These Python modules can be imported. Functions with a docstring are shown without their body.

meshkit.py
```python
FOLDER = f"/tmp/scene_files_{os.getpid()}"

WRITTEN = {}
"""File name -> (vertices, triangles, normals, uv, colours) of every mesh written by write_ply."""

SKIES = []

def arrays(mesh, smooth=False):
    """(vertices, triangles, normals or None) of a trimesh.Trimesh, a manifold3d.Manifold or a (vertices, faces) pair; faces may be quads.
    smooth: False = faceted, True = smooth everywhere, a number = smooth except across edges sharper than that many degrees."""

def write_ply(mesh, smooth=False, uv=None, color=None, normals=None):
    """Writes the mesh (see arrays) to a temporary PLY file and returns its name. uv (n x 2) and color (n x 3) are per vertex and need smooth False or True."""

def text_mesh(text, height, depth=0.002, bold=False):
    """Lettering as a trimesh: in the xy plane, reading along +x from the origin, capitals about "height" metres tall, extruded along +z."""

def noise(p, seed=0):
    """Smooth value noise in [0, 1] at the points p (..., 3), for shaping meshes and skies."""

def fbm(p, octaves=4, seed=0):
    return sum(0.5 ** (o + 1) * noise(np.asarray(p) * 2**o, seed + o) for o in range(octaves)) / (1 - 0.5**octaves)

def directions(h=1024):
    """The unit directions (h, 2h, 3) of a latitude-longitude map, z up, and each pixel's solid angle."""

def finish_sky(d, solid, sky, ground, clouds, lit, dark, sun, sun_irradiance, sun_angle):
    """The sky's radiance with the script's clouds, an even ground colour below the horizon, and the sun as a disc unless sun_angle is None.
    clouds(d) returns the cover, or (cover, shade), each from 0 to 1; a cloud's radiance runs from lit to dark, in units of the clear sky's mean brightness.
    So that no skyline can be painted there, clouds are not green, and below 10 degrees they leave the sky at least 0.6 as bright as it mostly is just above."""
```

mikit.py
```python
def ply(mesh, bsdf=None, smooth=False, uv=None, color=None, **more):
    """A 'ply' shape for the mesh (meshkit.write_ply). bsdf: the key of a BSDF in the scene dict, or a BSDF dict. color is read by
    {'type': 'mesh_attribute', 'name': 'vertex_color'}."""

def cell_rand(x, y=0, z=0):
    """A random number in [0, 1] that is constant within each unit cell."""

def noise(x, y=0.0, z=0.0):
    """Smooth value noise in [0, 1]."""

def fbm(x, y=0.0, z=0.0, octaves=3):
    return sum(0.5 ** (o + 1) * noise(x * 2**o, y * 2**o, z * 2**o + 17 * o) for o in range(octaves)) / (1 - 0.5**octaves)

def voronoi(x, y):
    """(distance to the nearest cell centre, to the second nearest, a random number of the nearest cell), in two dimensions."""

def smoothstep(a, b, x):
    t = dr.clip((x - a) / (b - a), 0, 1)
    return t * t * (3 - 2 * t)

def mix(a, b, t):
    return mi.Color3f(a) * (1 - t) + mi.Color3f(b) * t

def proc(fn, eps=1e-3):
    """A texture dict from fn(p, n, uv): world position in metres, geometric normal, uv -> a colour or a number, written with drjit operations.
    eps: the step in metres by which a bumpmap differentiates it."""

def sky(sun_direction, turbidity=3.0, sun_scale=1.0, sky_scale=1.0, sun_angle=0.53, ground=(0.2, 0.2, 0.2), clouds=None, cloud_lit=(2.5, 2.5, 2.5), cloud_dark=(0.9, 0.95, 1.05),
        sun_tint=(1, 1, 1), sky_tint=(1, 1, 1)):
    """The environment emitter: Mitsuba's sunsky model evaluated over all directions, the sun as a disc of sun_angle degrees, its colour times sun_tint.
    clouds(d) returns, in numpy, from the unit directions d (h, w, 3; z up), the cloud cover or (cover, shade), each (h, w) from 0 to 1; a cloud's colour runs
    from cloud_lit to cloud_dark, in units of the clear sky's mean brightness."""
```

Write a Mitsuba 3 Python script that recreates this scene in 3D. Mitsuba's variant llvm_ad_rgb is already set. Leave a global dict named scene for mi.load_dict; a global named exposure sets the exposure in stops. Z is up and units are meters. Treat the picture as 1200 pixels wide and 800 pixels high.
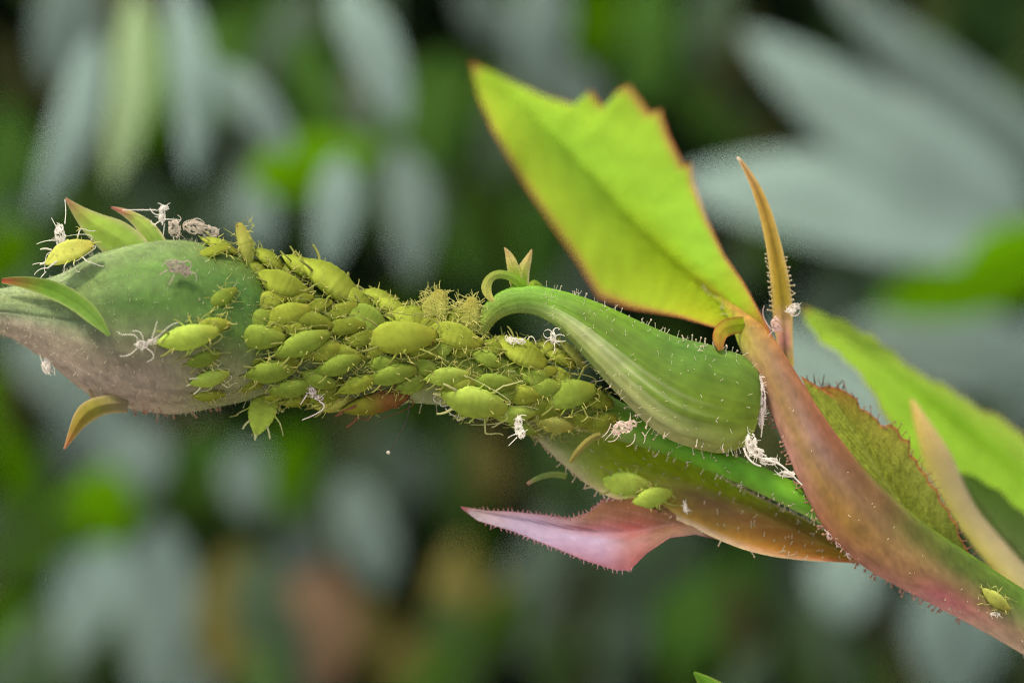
import math, random
import numpy as np, trimesh, manifold3d
import mitsuba as mi, mikit, meshkit
from mikit import noise as tnoise, fbm as tfbm, smoothstep as tstep, mix as tmix
from scipy.interpolate import PchipInterpolator, CubicSpline

rng = np.random.default_rng(7)
scene, labels = {}, {}
T4 = mi.ScalarTransform4f

# ---------------------------------------------------------------- camera, light, exposure
U = 5e-5            # metres per unit of the working frame (an aphid is about 3.2 mm long)
DIST = 2700.0       # camera to the bud, in the same unit: 13.5 cm
FOCUS = DIST - 45
scene['camera'] = {'type': 'thinlens', 'fov': 2 * math.degrees(math.atan(600 / DIST)), 'fov_axis': 'x',
                   'aperture_radius': 46 * U, 'focus_distance': FOCUS * U, 'near_clip': 0.01, 'far_clip': 100.0,
                   'to_world': T4().look_at(origin=[0, -DIST * U, 0], target=[0, 0, 0], up=[0, 0, 1])}
scene['sky'] = mikit.sky([-0.38, -0.42, 0.82], turbidity=3, sun_scale=0.3, sun_angle=13, clouds=lambda d: 1.0,
                         cloud_lit=(1.15, 1.18, 1.2), cloud_dark=(0.9, 0.95, 1.05), ground=(0.25, 0.25, 0.22))
exposure = 3.88

# ---------------------------------------------------------------- helpers
def P(a):
    """working frame (x right, y down, depth away from the camera; 600,400,0 in the middle of the view) -> metres"""
    a = np.asarray(a, float)
    k = (DIST + a[..., 2]) / DIST
    return np.stack([(a[..., 0] - 600) * k, a[..., 2], (400 - a[..., 1]) * k], -1) * U

ALB = 0.55
def C(r, g, b, k=1.0):
    """a pigment, given as an sRGB swatch"""
    c = np.array([r, g, b], float) / 255
    return np.where(c <= 0.04045, c / 12.92, ((c + 0.055) / 1.055) ** 2.4) * ALB * k

def numbered(key):
    if key not in used:
        used.add(key); return key
    i = 1
    while f'{key}_{i:03d}' in used: i += 1
    used.add(f'{key}_{i:03d}'); return f'{key}_{i:03d}'
used = set()

def thing(name, label, cat, group=None):
    key = numbered(name)
    labels[key] = {'label': label, 'category': cat}
    if group: labels[key]['group'] = group
    return key

def obj(name, mesh, bsdf, parent=None, color=None, label=None, kind=None, smooth=True, world=False):
    key = numbered(f'{parent}__{name}' if parent else name)
    v, f = mesh
    if not world: v = P(v)
    scene[key] = mikit.ply((v, f), bsdf, smooth=smooth, color=None if color is None else np.clip(color, 0.001, 0.95))
    if label or kind:
        labels[key] = {}
        if label: labels[key]['label'] = label
        if kind: labels[key]['kind'] = kind
    return key

def cat_meshes(ms):
    """[(v, f, c)] -> one (v, f, c)"""
    vs, fs, cs, n = [], [], [], 0
    for v, f, c in ms:
        vs.append(v); fs.append(f + n); cs.append(np.broadcast_to(c, v.shape)); n += len(v)
    return np.vstack(vs), np.vstack(fs), np.vstack(cs)

def along(pts, n, cubic=True, ease=None):
    p = np.asarray(pts, float)
    d = np.r_[0, np.cumsum(np.linalg.norm(np.diff(p, axis=0), axis=1))]; d /= d[-1]
    t = np.linspace(0, 1, n) if ease is None else ease
    if len(p) > 2 and cubic: return CubicSpline(d, p, axis=0)(t)
    return np.stack([np.interp(t, d, p[:, k]) for k in range(p.shape[1])], -1)

def ramp(stops, x):
    """stops [(x, (r, g, b))] -> colours, or [(x, value)]"""
    xs = [s[0] for s in stops]; cs = np.array([s[1] for s in stops], float)
    if cs.ndim == 1: return np.interp(x, xs, cs)
    return np.stack([np.interp(x, xs, cs[:, k]) for k in range(cs.shape[1])], -1)

def ramp2(rows, t, s):
    """rows [(t, [(s, colour)])]: pigment running along (t) and across (s)"""
    ts = [r[0] for r in rows]
    cs = np.stack([ramp(r[1], s) for r in rows])
    i = np.clip(np.searchsorted(ts, t, side='right') - 1, 0, len(ts) - 2)
    ta, tb = np.array(ts)[i], np.array(ts)[i + 1]
    w = np.clip((t - ta) / (tb - ta), 0, 1); w = (w * w * (3 - 2 * w))[..., None]
    idx = np.indices(t.shape)
    return cs[(i, *idx)] * (1 - w) + cs[(i + 1, *idx)] * w

def mottle(v, scale, amount, seed=0, oct=4):
    return 1 + amount * (meshkit.fbm(np.asarray(v) / scale, oct, seed)[..., None] - 0.5) * 2

def gridfaces(n, m, wrap=False):
    i, j = np.meshgrid(np.arange(n - 1), np.arange(m if wrap else m - 1), indexing='ij')
    a, b = i * m + j, i * m + (j + 1) % m
    q = np.stack([a, b, b + m, a + m], -1).reshape(-1, 4)
    return np.vstack([q[:, [0, 1, 2]], q[:, [0, 2, 3]]])

def tube(pts, ra, rb=None, n=80, m=32, shape=None, cubic=True):
    """a closed tapering body along pts; ra, rb: half width across and in depth at every point (or [(t, r)])"""
    a = along(pts, n, cubic); t = np.linspace(0, 1, n)
    p = np.asarray(pts, float)
    d = np.r_[0, np.cumsum(np.linalg.norm(np.diff(p, axis=0), axis=1))]; d /= d[-1]
    def rad(r):
        if np.isscalar(r): return np.full(n, float(r))
        r = list(r)
        if isinstance(r[0], tuple): return PchipInterpolator([x[0] for x in r], [x[1] for x in r])(t)
        return PchipInterpolator(d, r)(t)
    A = rad(ra); B = A if rb is None else rad(rb)
    tan = np.gradient(a, axis=0); tan /= np.linalg.norm(tan, axis=1, keepdims=True) + 1e-12
    nn = np.stack([tan[:, 1], -tan[:, 0], 0 * t], -1)
    l = np.linalg.norm(nn, axis=1, keepdims=True)
    nn = np.where(l > 0.05, nn / np.maximum(l, 1e-9), [0, -1, 0])
    bb = np.cross(tan, nn); bb /= np.linalg.norm(bb, axis=1, keepdims=True)
    bb *= np.where(bb[:, 2:] > 0, -1, 1)
    th = np.linspace(0, 2 * np.pi, m, endpoint=False)
    k = np.ones((n, m)) if shape is None else shape(t[:, None] + 0 * th, th[None] + 0 * t[:, None])
    v = a[:, None] + (A[:, None] * np.cos(th) * k)[..., None] * nn[:, None] + (B[:, None] * np.sin(th) * k)[..., None] * bb[:, None]
    f = gridfaces(n, m, True)
    V = np.vstack([v.reshape(-1, 3), a[0], a[-1]]); c0, c1 = n * m, n * m + 1
    j = np.arange(m); j1 = (j + 1) % m
    f = np.vstack([f, np.stack([np.full(m, c0), j1, j], -1), np.stack([np.full(m, c1), (n - 1) * m + j, (n - 1) * m + j1], -1)])
    tt = np.r_[np.repeat(t, m), 0, 1]; ss = np.r_[np.tile(np.cos(th), n), 0, 0]; fr = np.r_[np.tile(np.sin(th), n), 0, 0]
    return (V, f), tt, ss, fr

def wire(pts, r0, r1=None, sides=6, n=None, cubic=True):
    """a thin round thread along 3-D points, as (v, f)"""
    n = n or max(2, 3 * len(pts))
    a = along(pts, n, cubic)
    r = np.linspace(r0, r0 if r1 is None else r1, n)
    t = np.gradient(a, axis=0); t /= np.linalg.norm(t, axis=1, keepdims=True) + 1e-12
    u = np.cross(t, [0.31, 0.2, 0.93]); u /= np.linalg.norm(u, axis=1, keepdims=True) + 1e-12
    w = np.cross(t, u); th = np.arange(sides) * 2 * np.pi / sides
    v = a[:, None] + r[:, None, None] * (np.cos(th)[None, :, None] * u[:, None] + np.sin(th)[None, :, None] * w[:, None])
    V = np.vstack([v.reshape(-1, 3), a[0], a[-1]]); j = np.arange(sides); j1 = (j + 1) % sides; c0 = n * sides
    f = np.vstack([gridfaces(n, sides, True), np.stack([j * 0 + c0, j1, j], -1), np.stack([j * 0 + c0 + 1, (n - 1) * sides + j, (n - 1) * sides + j1], -1)])
    return V, f

BALL = trimesh.creation.icosphere(1, 1.0); BV, BF = np.array(BALL.vertices), np.array(BALL.faces)
BALL2 = trimesh.creation.icosphere(3, 1.0); BV2, BF2 = np.array(BALL2.vertices), np.array(BALL2.faces)

def sheet(M, L, R, n=200, m=25, bulge=0.0, veins=0, vein_amp=0.0, vein_slope=0.55, teeth=None, wavy=0.0, cubic_edges=True, seed=1):
    """a leaf blade: midrib M, left edge L, right edge R as 3-D polylines from base to tip.
    Returns mesh, t along, s across (-1 left edge .. 0 midrib .. 1 right edge), vein strength 0..1"""
    t = np.linspace(0, 1, n)
    mm, ll, rr = along(M, n), along(L, n, cubic_edges), along(R, n, cubic_edges)
    if teeth:
        cnt, amp = teeth
        saw = ((t * cnt) % 1.0); saw = np.where(saw < 0.72, saw / 0.72, (1 - saw) / 0.28) * amp * np.clip(np.minimum(t, 1 - t) * 12, 0, 1)
        ll = ll + (ll - mm) / (np.linalg.norm(ll - mm, axis=1, keepdims=True) + 1e-9) * saw[:, None]
        rr = rr + (rr - mm) / (np.linalg.norm(rr - mm, axis=1, keepdims=True) + 1e-9) * saw[:, None]
    s = np.linspace(-1, 1, m)
    w = np.abs(s)[None, :, None]
    v = mm[:, None] * (1 - w) + np.where(s[None, :, None] < 0, ll[:, None], rr[:, None]) * w
    tt, ss = t[:, None] + 0 * s, s[None] + 0 * t[:, None]
    width = np.linalg.norm(ll - rr, axis=1)[:, None]
    v[..., 2] += bulge * np.sin(np.pi * np.abs(ss)) * width * 0.5
    vein = np.zeros_like(tt)
    if veins:
        ph = (tt - vein_slope * np.abs(ss) * 0.5) * veins
        x = np.abs((ph % 1.0) - 0.5) * 2
        vein = np.exp(-((1 - x) / 0.16) ** 2) * np.clip(1.15 - np.abs(ss), 0, 1)
        vein = np.maximum(vein, np.exp(-(ss / 0.05) ** 2))
        v[..., 2] += vein_amp * (1 - np.clip(1 - x, 0, 1) * 0 - vein) * np.clip(width / 40, 0, 1)
    if wavy:
        v[..., 2] += wavy * (meshkit.fbm(np.stack([v[..., 0] / 60, v[..., 1] / 60, 0 * tt], -1), 3, seed) - 0.5) * 2 * np.abs(ss)
    return (v.reshape(-1, 3), gridfaces(n, m)), tt.ravel(), ss.ravel(), vein.ravel()

def blade(pts, widths, n=60, m=9, fold=0.3, side=None):
    """a small pointed lobe along pts with half widths; folded by fold*width in depth"""
    a = along(pts, n); t = np.linspace(0, 1, n)
    p = np.asarray(pts, float); d = np.r_[0, np.cumsum(np.linalg.norm(np.diff(p, axis=0), axis=1))]; d /= d[-1]
    w = PchipInterpolator(d, widths)(t)
    tan = np.gradient(a, axis=0); tan /= np.linalg.norm(tan, axis=1, keepdims=True)
    nn = np.stack([tan[:, 1], -tan[:, 0], 0 * t], -1); nn /= np.linalg.norm(nn, axis=1, keepdims=True) + 1e-9
    if side is not None: nn = nn * side[0] + np.array([0, 0, side[1]]); 
    s = np.linspace(-1, 1, m)
    v = a[:, None] + (w[:, None] * s)[..., None] * nn[:, None]
    v[..., 2] += fold * w[:, None] * np.abs(s)
    back = v.copy(); back[..., 2] += np.clip(w[:, None] * 0.22, 0.4, 2.5) * np.sqrt(np.clip(1 - s * s, 0, 1))
    V = np.vstack([v.reshape(-1, 3), back.reshape(-1, 3)])
    f = gridfaces(n, m); F = np.vstack([f, f[:, ::-1] + n * m])
    tt, ss = np.repeat(t, m), np.tile(s, n)
    return (V, F), np.r_[tt, tt], np.r_[ss, ss]

def hairs(pos, dirs, length, r, gland, stalk, tipc, jitter=0.35, seed=3):
    g = np.random.default_rng(seed); out = []
    for p, d in zip(pos, dirs):
        d = d / (np.linalg.norm(d) + 1e-9) + g.normal(0, jitter, 3) * np.array([1, 1, 0.6]); d /= np.linalg.norm(d)
        l = length * g.uniform(0.45, 1.25); b = g.normal(0, 0.12, 3)
        v, f = wire([p - d * 1.0, p + d * l * 0.5 + b * l * 0.4, p + d * l], r * 1.25, r * 0.55, 5, 5)
        out.append((v, f, stalk))
        if gland > 0: out.append((BV * gland * g.uniform(0.7, 1.2) + p + d * l, BF, tipc))
    return cat_meshes(out)

# ---------------------------------------------------------------- materials
VC = {'type': 'mesh_attribute', 'name': 'vertex_color'}
def bump(inner, fn, scale, eps):
    return {'type': 'twosided', 'b': {'type': 'bumpmap', 'arbitrary': mikit.proc(fn, eps), 'scale': scale, 'bsdf': inner}}
scene['leaf_tissue'] = {'type': 'principledthin', 'base_color': VC, 'roughness': 0.5, 'diff_trans': 1.05, 'spec_trans': 0.0, 'eta': 1.35}
scene['far_leaf_tissue'] = {'type': 'principledthin', 'base_color': VC, 'roughness': 0.42, 'diff_trans': 0.55, 'spec_trans': 0.0, 'eta': 1.42}
def skin_fn(p, n, uv): return tfbm(p.x * 9000, p.y * 9000, p.z * 9000, 3) * 0.6 + tnoise(p.x * 28000, p.y * 28000, p.z * 28000) * 0.4
scene['plant_skin'] = bump({'type': 'principled', 'base_color': VC, 'roughness': 0.6, 'specular': 0.16, 'sheen': 0.05, 'flatness': 0.3}, skin_fn, 2.2e-5, 1.5e-5)
scene['stem_skin'] = {'type': 'twosided', 'b': {'type': 'principled', 'base_color': VC, 'roughness': 0.45, 'specular': 0.4}}
scene['aphid_skin'] = {'type': 'principledthin', 'base_color': VC, 'roughness': 0.27, 'diff_trans': 0.9, 'spec_trans': 0.0, 'eta': 1.5}
scene['shed_skin_film'] = {'type': 'principledthin', 'base_color': VC, 'roughness': 0.35, 'diff_trans': 1.1, 'spec_trans': 0.0, 'eta': 1.4}
scene['hair_tissue'] = {'type': 'principledthin', 'base_color': VC, 'roughness': 0.35, 'diff_trans': 0.9, 'spec_trans': 0.0, 'eta': 1.4}
def soil_fn(p, n, uv): return tmix((0.22, 0.20, 0.17), (0.36, 0.33, 0.28), tfbm(p.x * 30, p.y * 30, p.z * 30, 4))  # soil tone lightened to bounce fill onto the undersides
scene['soil'] = {'type': 'twosided', 'b': {'type': 'diffuse', 'reflectance': mikit.proc(soil_fn)}}

# ---------------------------------------------------------------- the setting: ground
g = 81; gx, gy = np.meshgrid(np.sign(np.linspace(-1, 1, g)) * np.abs(np.linspace(-1, 1, g)) ** 3 * 40, np.sign(np.linspace(-1, 1, g)) * np.abs(np.linspace(-1, 1, g)) ** 3 * 40, indexing='ij')
gz = -0.75 + 0.05 * (meshkit.fbm(np.stack([gx * 3, gy * 3, 0 * gx], -1), 4, 5) - 0.5)
obj('ground', (np.stack([gx, gy, gz], -1).reshape(-1, 3), gridfaces(g, g)), 'soil', world=True, kind='structure', label='unseen soil under the shrubs, kept pale to bounce light upward')

# ---------------------------------------------------------------- background shrubs, far behind the shoot
def far_leaf(x0, y0, x1, y1, w, d, col, tilt=0.25, curl=0.15, k=1.0, dd=0.0):
    """one lance-shaped leaf from base to tip, w its full width"""
    n, m = 14, 5
    t = np.linspace(0, 1, n); a = np.array([x0, y0, d]); b = np.array([x1, y1, d + dd])
    ax = b - a; ln = np.hypot(ax[0], ax[1]); side = np.array([ax[1], -ax[0], 0]) / ln
    prof = np.sin(np.pi * np.clip(t, 0, 1) ** 0.85) ** 0.7 * 0.5 * w; prof[0] = w * 0.05; prof[-1] = 0
    cen = a + ax * t[:, None] + side * (np.sin(np.pi * t) * ln * curl * 0.3)[:, None]
    cen[:, 2] -= np.sin(np.pi * t) * ln * 0.18
    s = np.linspace(-1, 1, m)
    v = cen[:, None] + (prof[:, None] * s)[..., None] * side + 0
    v[..., 2] += prof[:, None] * (np.abs(s) * 0.45 + s * tilt * 2)
    c = np.array(col)[None, None] * (1 - 0.25 * np.exp(-(s / 0.2) ** 2))[None, :, None] * np.ones((n, 1, 1))
    c = c * mottle(v, 60, 0.25, int(x0) % 50)
    return (v.reshape(-1, 3), gridfaces(n, m)), c.reshape(-1, 3) * k

SHEEN_GREY, SHEEN_PALE, VIVID, MID, DARK, TAN, PINK = (C(150, 178, 172, 1.22), C(160, 190, 144, 1.25), C(104, 164, 10, 1.3), C(76, 118, 50, 1.2), C(28, 48, 26), C(176, 172, 100, 1.0), C(190, 160, 132, .9))  # grey and pale tones hold the sky sheen of glossy leaves as colour
def filler(x0, x1, y0, y1, n, seed, ds=(4000, 5800)):
    g = np.random.default_rng(seed); out = []
    for _ in range(n):
        x, y, a, l = g.uniform(x0, x1), g.uniform(y0, y1), g.normal(1.75, .45), g.uniform(110, 190)
        tone = (C(104, 132, 106, 1.1), C(84, 116, 66, 1.2), C(120, 146, 128, 1.0), C(76, 112, 44, 1.2), C(96, 104, 66))[int(g.integers(5))]
        out.append((x, y, x + math.cos(a) * l, y + math.sin(a) * l, g.uniform(34, 62), g.uniform(*ds), tone, g.uniform(-.25, .25), .12, g.uniform(.3, .75)))
    return out

def shrub(name, label, cat, leaves, stems):
    t = thing(name, label, cat)
    for st in stems:
        (v, f) = wire(st[0], st[1], st[2], 8, 24)
        obj('stem', (v, f), 'stem_skin', t, np.broadcast_to(C(70, 66, 40), v.shape))
    for lf in leaves:
        mesh, c = far_leaf(*lf)
        obj('leaf', mesh, 'far_leaf_tissue', t, c)
    return t

D1, D2, D3, D4 = 3600, 4400, 5200, 6000
E2, E3, E4 = 2500, 3300, 4600
shrub('weeping_shrub', 'blurred shrub of hanging narrow leaves, sky sheen coloured grey-green, behind the flower bud', 'shrub', [
    (112, 40, 40, 255, 52, E2, SHEEN_GREY, .1), (158, -10, 130, 222, 50, E2, SHEEN_PALE, -.1), (205, -20, 224, 215, 52, E2, SHEEN_GREY, .1),
    (90, -40, 55, 100, 80, E3, SHEEN_GREY, .1, .15, .5), (245, 75, 345, 182, 50, E2, SHEEN_GREY, -.2, .1, .8), (395, -20, 475, 150, 62, E2, SHEEN_GREY, .1, .1, .9),
    (290, 215, 450, 175, 74, E3, VIVID, 0., .1, .75), (398, 180, 380, 320, 54, E2, SHEEN_GREY, .1, .1, .85), (468, 170, 486, 330, 58, E3, SHEEN_GREY, -.1, .1, .65),
    (292, 210, 305, 300, 50, E3, SHEEN_GREY, .1, .1, .7), (182, 20, 170, 190, 40, E3, VIVID, 0, .1, .45), (262, 10, 250, 150, 50, E3, MID, 0, .1, .9),
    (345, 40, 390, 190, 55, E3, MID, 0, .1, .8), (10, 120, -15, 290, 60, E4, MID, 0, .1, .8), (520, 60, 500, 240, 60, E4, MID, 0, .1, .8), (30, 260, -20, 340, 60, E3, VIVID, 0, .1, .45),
    (540, -20, 600, 60, 50, E4, SHEEN_GREY, 0, .1, .4), (330, -20, 300, 90, 50, E4, MID, 0, .1, .7), (60, 0, 110, 60, 50, E4, MID, 0, .1, .7), (440, 120, 520, 170, 40, E4, MID, 0, .1, 1.)] + filler(-60, 560, -120, 330, 44, 21),
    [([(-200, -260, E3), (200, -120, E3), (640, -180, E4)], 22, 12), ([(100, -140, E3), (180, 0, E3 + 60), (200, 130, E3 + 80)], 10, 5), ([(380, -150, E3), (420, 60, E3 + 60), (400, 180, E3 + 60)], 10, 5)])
shrub('broadleaf_shrub', 'blurred shrub with long broad leaves greyed by painted sky sheen behind the upper right leaves', 'shrub', [
    (1215, 250, 865, 35, 98, D1, SHEEN_GREY, -.25, .1, .82), (1330, 250, 960, -30, 76, D1 + 300, SHEEN_GREY, .1, .1, .6), (1210, 285, 785, 214, 120, D1, SHEEN_GREY, -.2, -.1, 1.0),
    (1260, 270, 1020, 362, 92, D1, VIVID, .1, .1, .8), (1240, 420, 985, 385, 100, D2, SHEEN_GREY, 0, .1, .75), (1100, 590, 905, 375, 120, D2, SHEEN_GREY, .1, .1, 1.0),
    (1260, 330, 1185, 520, 70, D2, SHEEN_GREY, .1, .1, .6), (640, -40, 615, 110, 70, D2, SHEEN_GREY, .1, .1, .62), (705, -30, 690, 80, 54, D2, VIVID, 0, .1, .45),
    (760, -30, 750, 130, 70, D3, MID, 0, .1, .95), (1060, 150, 1000, 220, 80, D3, MID, 0, .1, .5), (650, 70, 700, 160, 55, D3, SHEEN_GREY, 0, .1, .5), (790, 100, 900, 190, 50, D4, MID, 0, .1, .6), (640, 200, 610, 380, 70, D3, MID, 0, .1, .7), (560, 200, 540, 330, 60, D3, MID, 0, .1, .8),
    (700, 380, 640, 330, 60, D3, SHEEN_GREY, 0, .1, .4), (1180, 150, 1110, 190, 80, D2, VIVID, 0, .1, .35)] + filler(560, 1240, -120, 470, 34, 22, (4400, 5800)),
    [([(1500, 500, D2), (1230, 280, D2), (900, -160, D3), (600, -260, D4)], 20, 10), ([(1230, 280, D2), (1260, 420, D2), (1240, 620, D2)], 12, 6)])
shrub('low_shrub', 'blurred shrub of leaves in painted sky-sheen grey and vivid green below the flower bud', 'shrub', [
    (10, 395, 150, 505, 72, D2, SHEEN_GREY, .1, .1, .62), (150, 490, 165, 590, 78, D2, SHEEN_GREY, .1, .1, .62), (165, 540, 30, 680, 86, D2, VIVID, .1, .1, .68), (-20, 420, 40, 610, 66, D3, VIVID, .1, .1, .45),
    (120, 600, 75, 780, 86, D2, SHEEN_GREY, .1, .1, .95), (190, 610, 170, 830, 84, D2, SHEEN_GREY, -.1, .1, .62), (285, 520, 295, 610, 66, D2, SHEEN_GREY, .1, .1, .6), (345, 500, 330, 610, 56, D2, VIVID, 0, .1, .42),
    (405, 560, 450, 690, 70, D2, SHEEN_GREY, .1, .1, .62), (350, 600, 360, 690, 60, D3, SHEEN_GREY, .1, .1, .4), (280, 640, 262, 800, 92, D3, TAN, 0, .1, .6), (20, 700, 10, 850, 90, D3, VIVID, 0, .1, .45), (215, 760, 215, 860, 70, D3, SHEEN_GREY, 0, .1, .5),
    (230, 500, 250, 600, 70, D3, MID, 0, .1, .9), (60, 480, 130, 560, 60, D3, SHEEN_GREY, 0, .1, .45)] + filler(-60, 470, 380, 790, 36, 23),
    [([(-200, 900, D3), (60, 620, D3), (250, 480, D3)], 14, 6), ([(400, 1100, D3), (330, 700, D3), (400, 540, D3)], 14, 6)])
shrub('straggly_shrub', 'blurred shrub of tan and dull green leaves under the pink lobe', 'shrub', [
    (375, 650, 360, 830, 90, D3, PINK, 0, .1, .7), (548, 630, 540, 800, 96, D3, TAN, 0, .1, .62), (700, 660, 700, 840, 100, D3, SHEEN_GREY, 0, .1, .5), (560, 500, 540, 600, 92, D3, TAN, .2, .1, .42),
    (800, 640, 800, 830, 80, D3, MID, 0, .1, 1.0), (985, 630, 992, 730, 84, D2, SHEEN_GREY, .1, .1, .95), (1110, 660, 1120, 830, 110, D2, SHEEN_GREY, .1, .1, .72), (470, 520, 480, 590, 70, D3, SHEEN_GREY, 0, .1, .3), (510, 740, 470, 840, 80, D3, TAN, 0, .1, .45),
    (750, 600, 680, 720, 66, D3, MID, 0, .1, .9), (870, 640, 850, 760, 60, D4, MID, 0, .1, .8), (610, 640, 620, 780, 50, D4, SHEEN_GREY, 0, .1, .5), (1180, 640, 1200, 760, 70, D3, SHEEN_GREY, 0, .1, .5), (430, 700, 440, 800, 60, D4, TAN, 0, .1, .4)] + filler(440, 1240, 440, 800, 44, 24),
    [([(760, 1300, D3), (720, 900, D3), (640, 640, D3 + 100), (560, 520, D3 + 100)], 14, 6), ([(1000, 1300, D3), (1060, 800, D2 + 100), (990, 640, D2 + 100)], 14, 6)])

hedge = thing('hedge', 'dark dense hedge filling the shade behind all the other shrubs', 'hedge')
nl = 60000
def hedge_leaves(nl, seed):
    g = np.random.default_rng(seed)
    base = np.stack([g.uniform(-1.1, 1.1, nl), 0.37 + 0.55 * g.random(nl), g.uniform(-0.76, 0.75, nl)], -1)
    base[:, 1] += 0.12 * meshkit.fbm(base * 5, 3, 2)
    ln, wd = g.uniform(0.04, 0.08, nl), g.uniform(0.012, 0.024, nl)
    dr = np.stack([g.normal(0, .6, nl), g.normal(-.35, .4, nl), g.normal(-.8, .5, nl)], -1); dr /= np.linalg.norm(dr, axis=1, keepdims=True)
    sd = np.cross(dr, g.normal(0, 1, (nl, 3))); sd /= np.linalg.norm(sd, axis=1, keepdims=True)
    up = np.cross(dr, sd)
    t = np.array([0, .3, .3, .3, .7, .7, .7, 1.0]); s = np.array([0, -1, 0, 1, -.75, 0, .75, 0]); h = np.array([0, .25, 0, .25, .1, -.1, .1, -.45])
    v = base[:, None] + dr[:, None] * (ln[:, None] * t)[..., None] + sd[:, None] * (wd[:, None] * 0.5 * s)[..., None] + up[:, None] * (wd[:, None] * h)[..., None]
    f1 = np.array([[0, 2, 1], [0, 3, 2], [1, 2, 5], [1, 5, 4], [2, 3, 6], [2, 6, 5], [4, 5, 7], [5, 6, 7]])
    f = (f1[None] + 8 * np.arange(nl)[:, None, None]).reshape(-1, 3)
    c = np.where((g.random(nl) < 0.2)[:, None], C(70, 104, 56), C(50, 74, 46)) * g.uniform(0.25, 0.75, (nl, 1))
    return v.reshape(-1, 3), f, np.repeat(c, 8, 0)
v, f, c = hedge_leaves(nl, 11)
obj('foliage', (v, f), 'far_leaf_tissue', hedge, c, kind='stuff', smooth=True, world=True)
for k in range(26):
    x, y = rng.uniform(-1.05, 1.05), rng.uniform(0.5, 0.8)
    pts = [(x, y, -0.78), (x + rng.normal(0, .05), y + rng.normal(0, .03), -0.25), (x + rng.normal(0, .12), y + rng.normal(0, .04), 0.25), (x + rng.normal(0, .2), y, 0.58)]
    v, f = wire(pts, 0.009, 0.003, 7, 20)
    obj('stem', (v, f), 'stem_skin', hedge, np.broadcast_to(C(60, 48, 34), v.shape), world=True)

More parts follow.
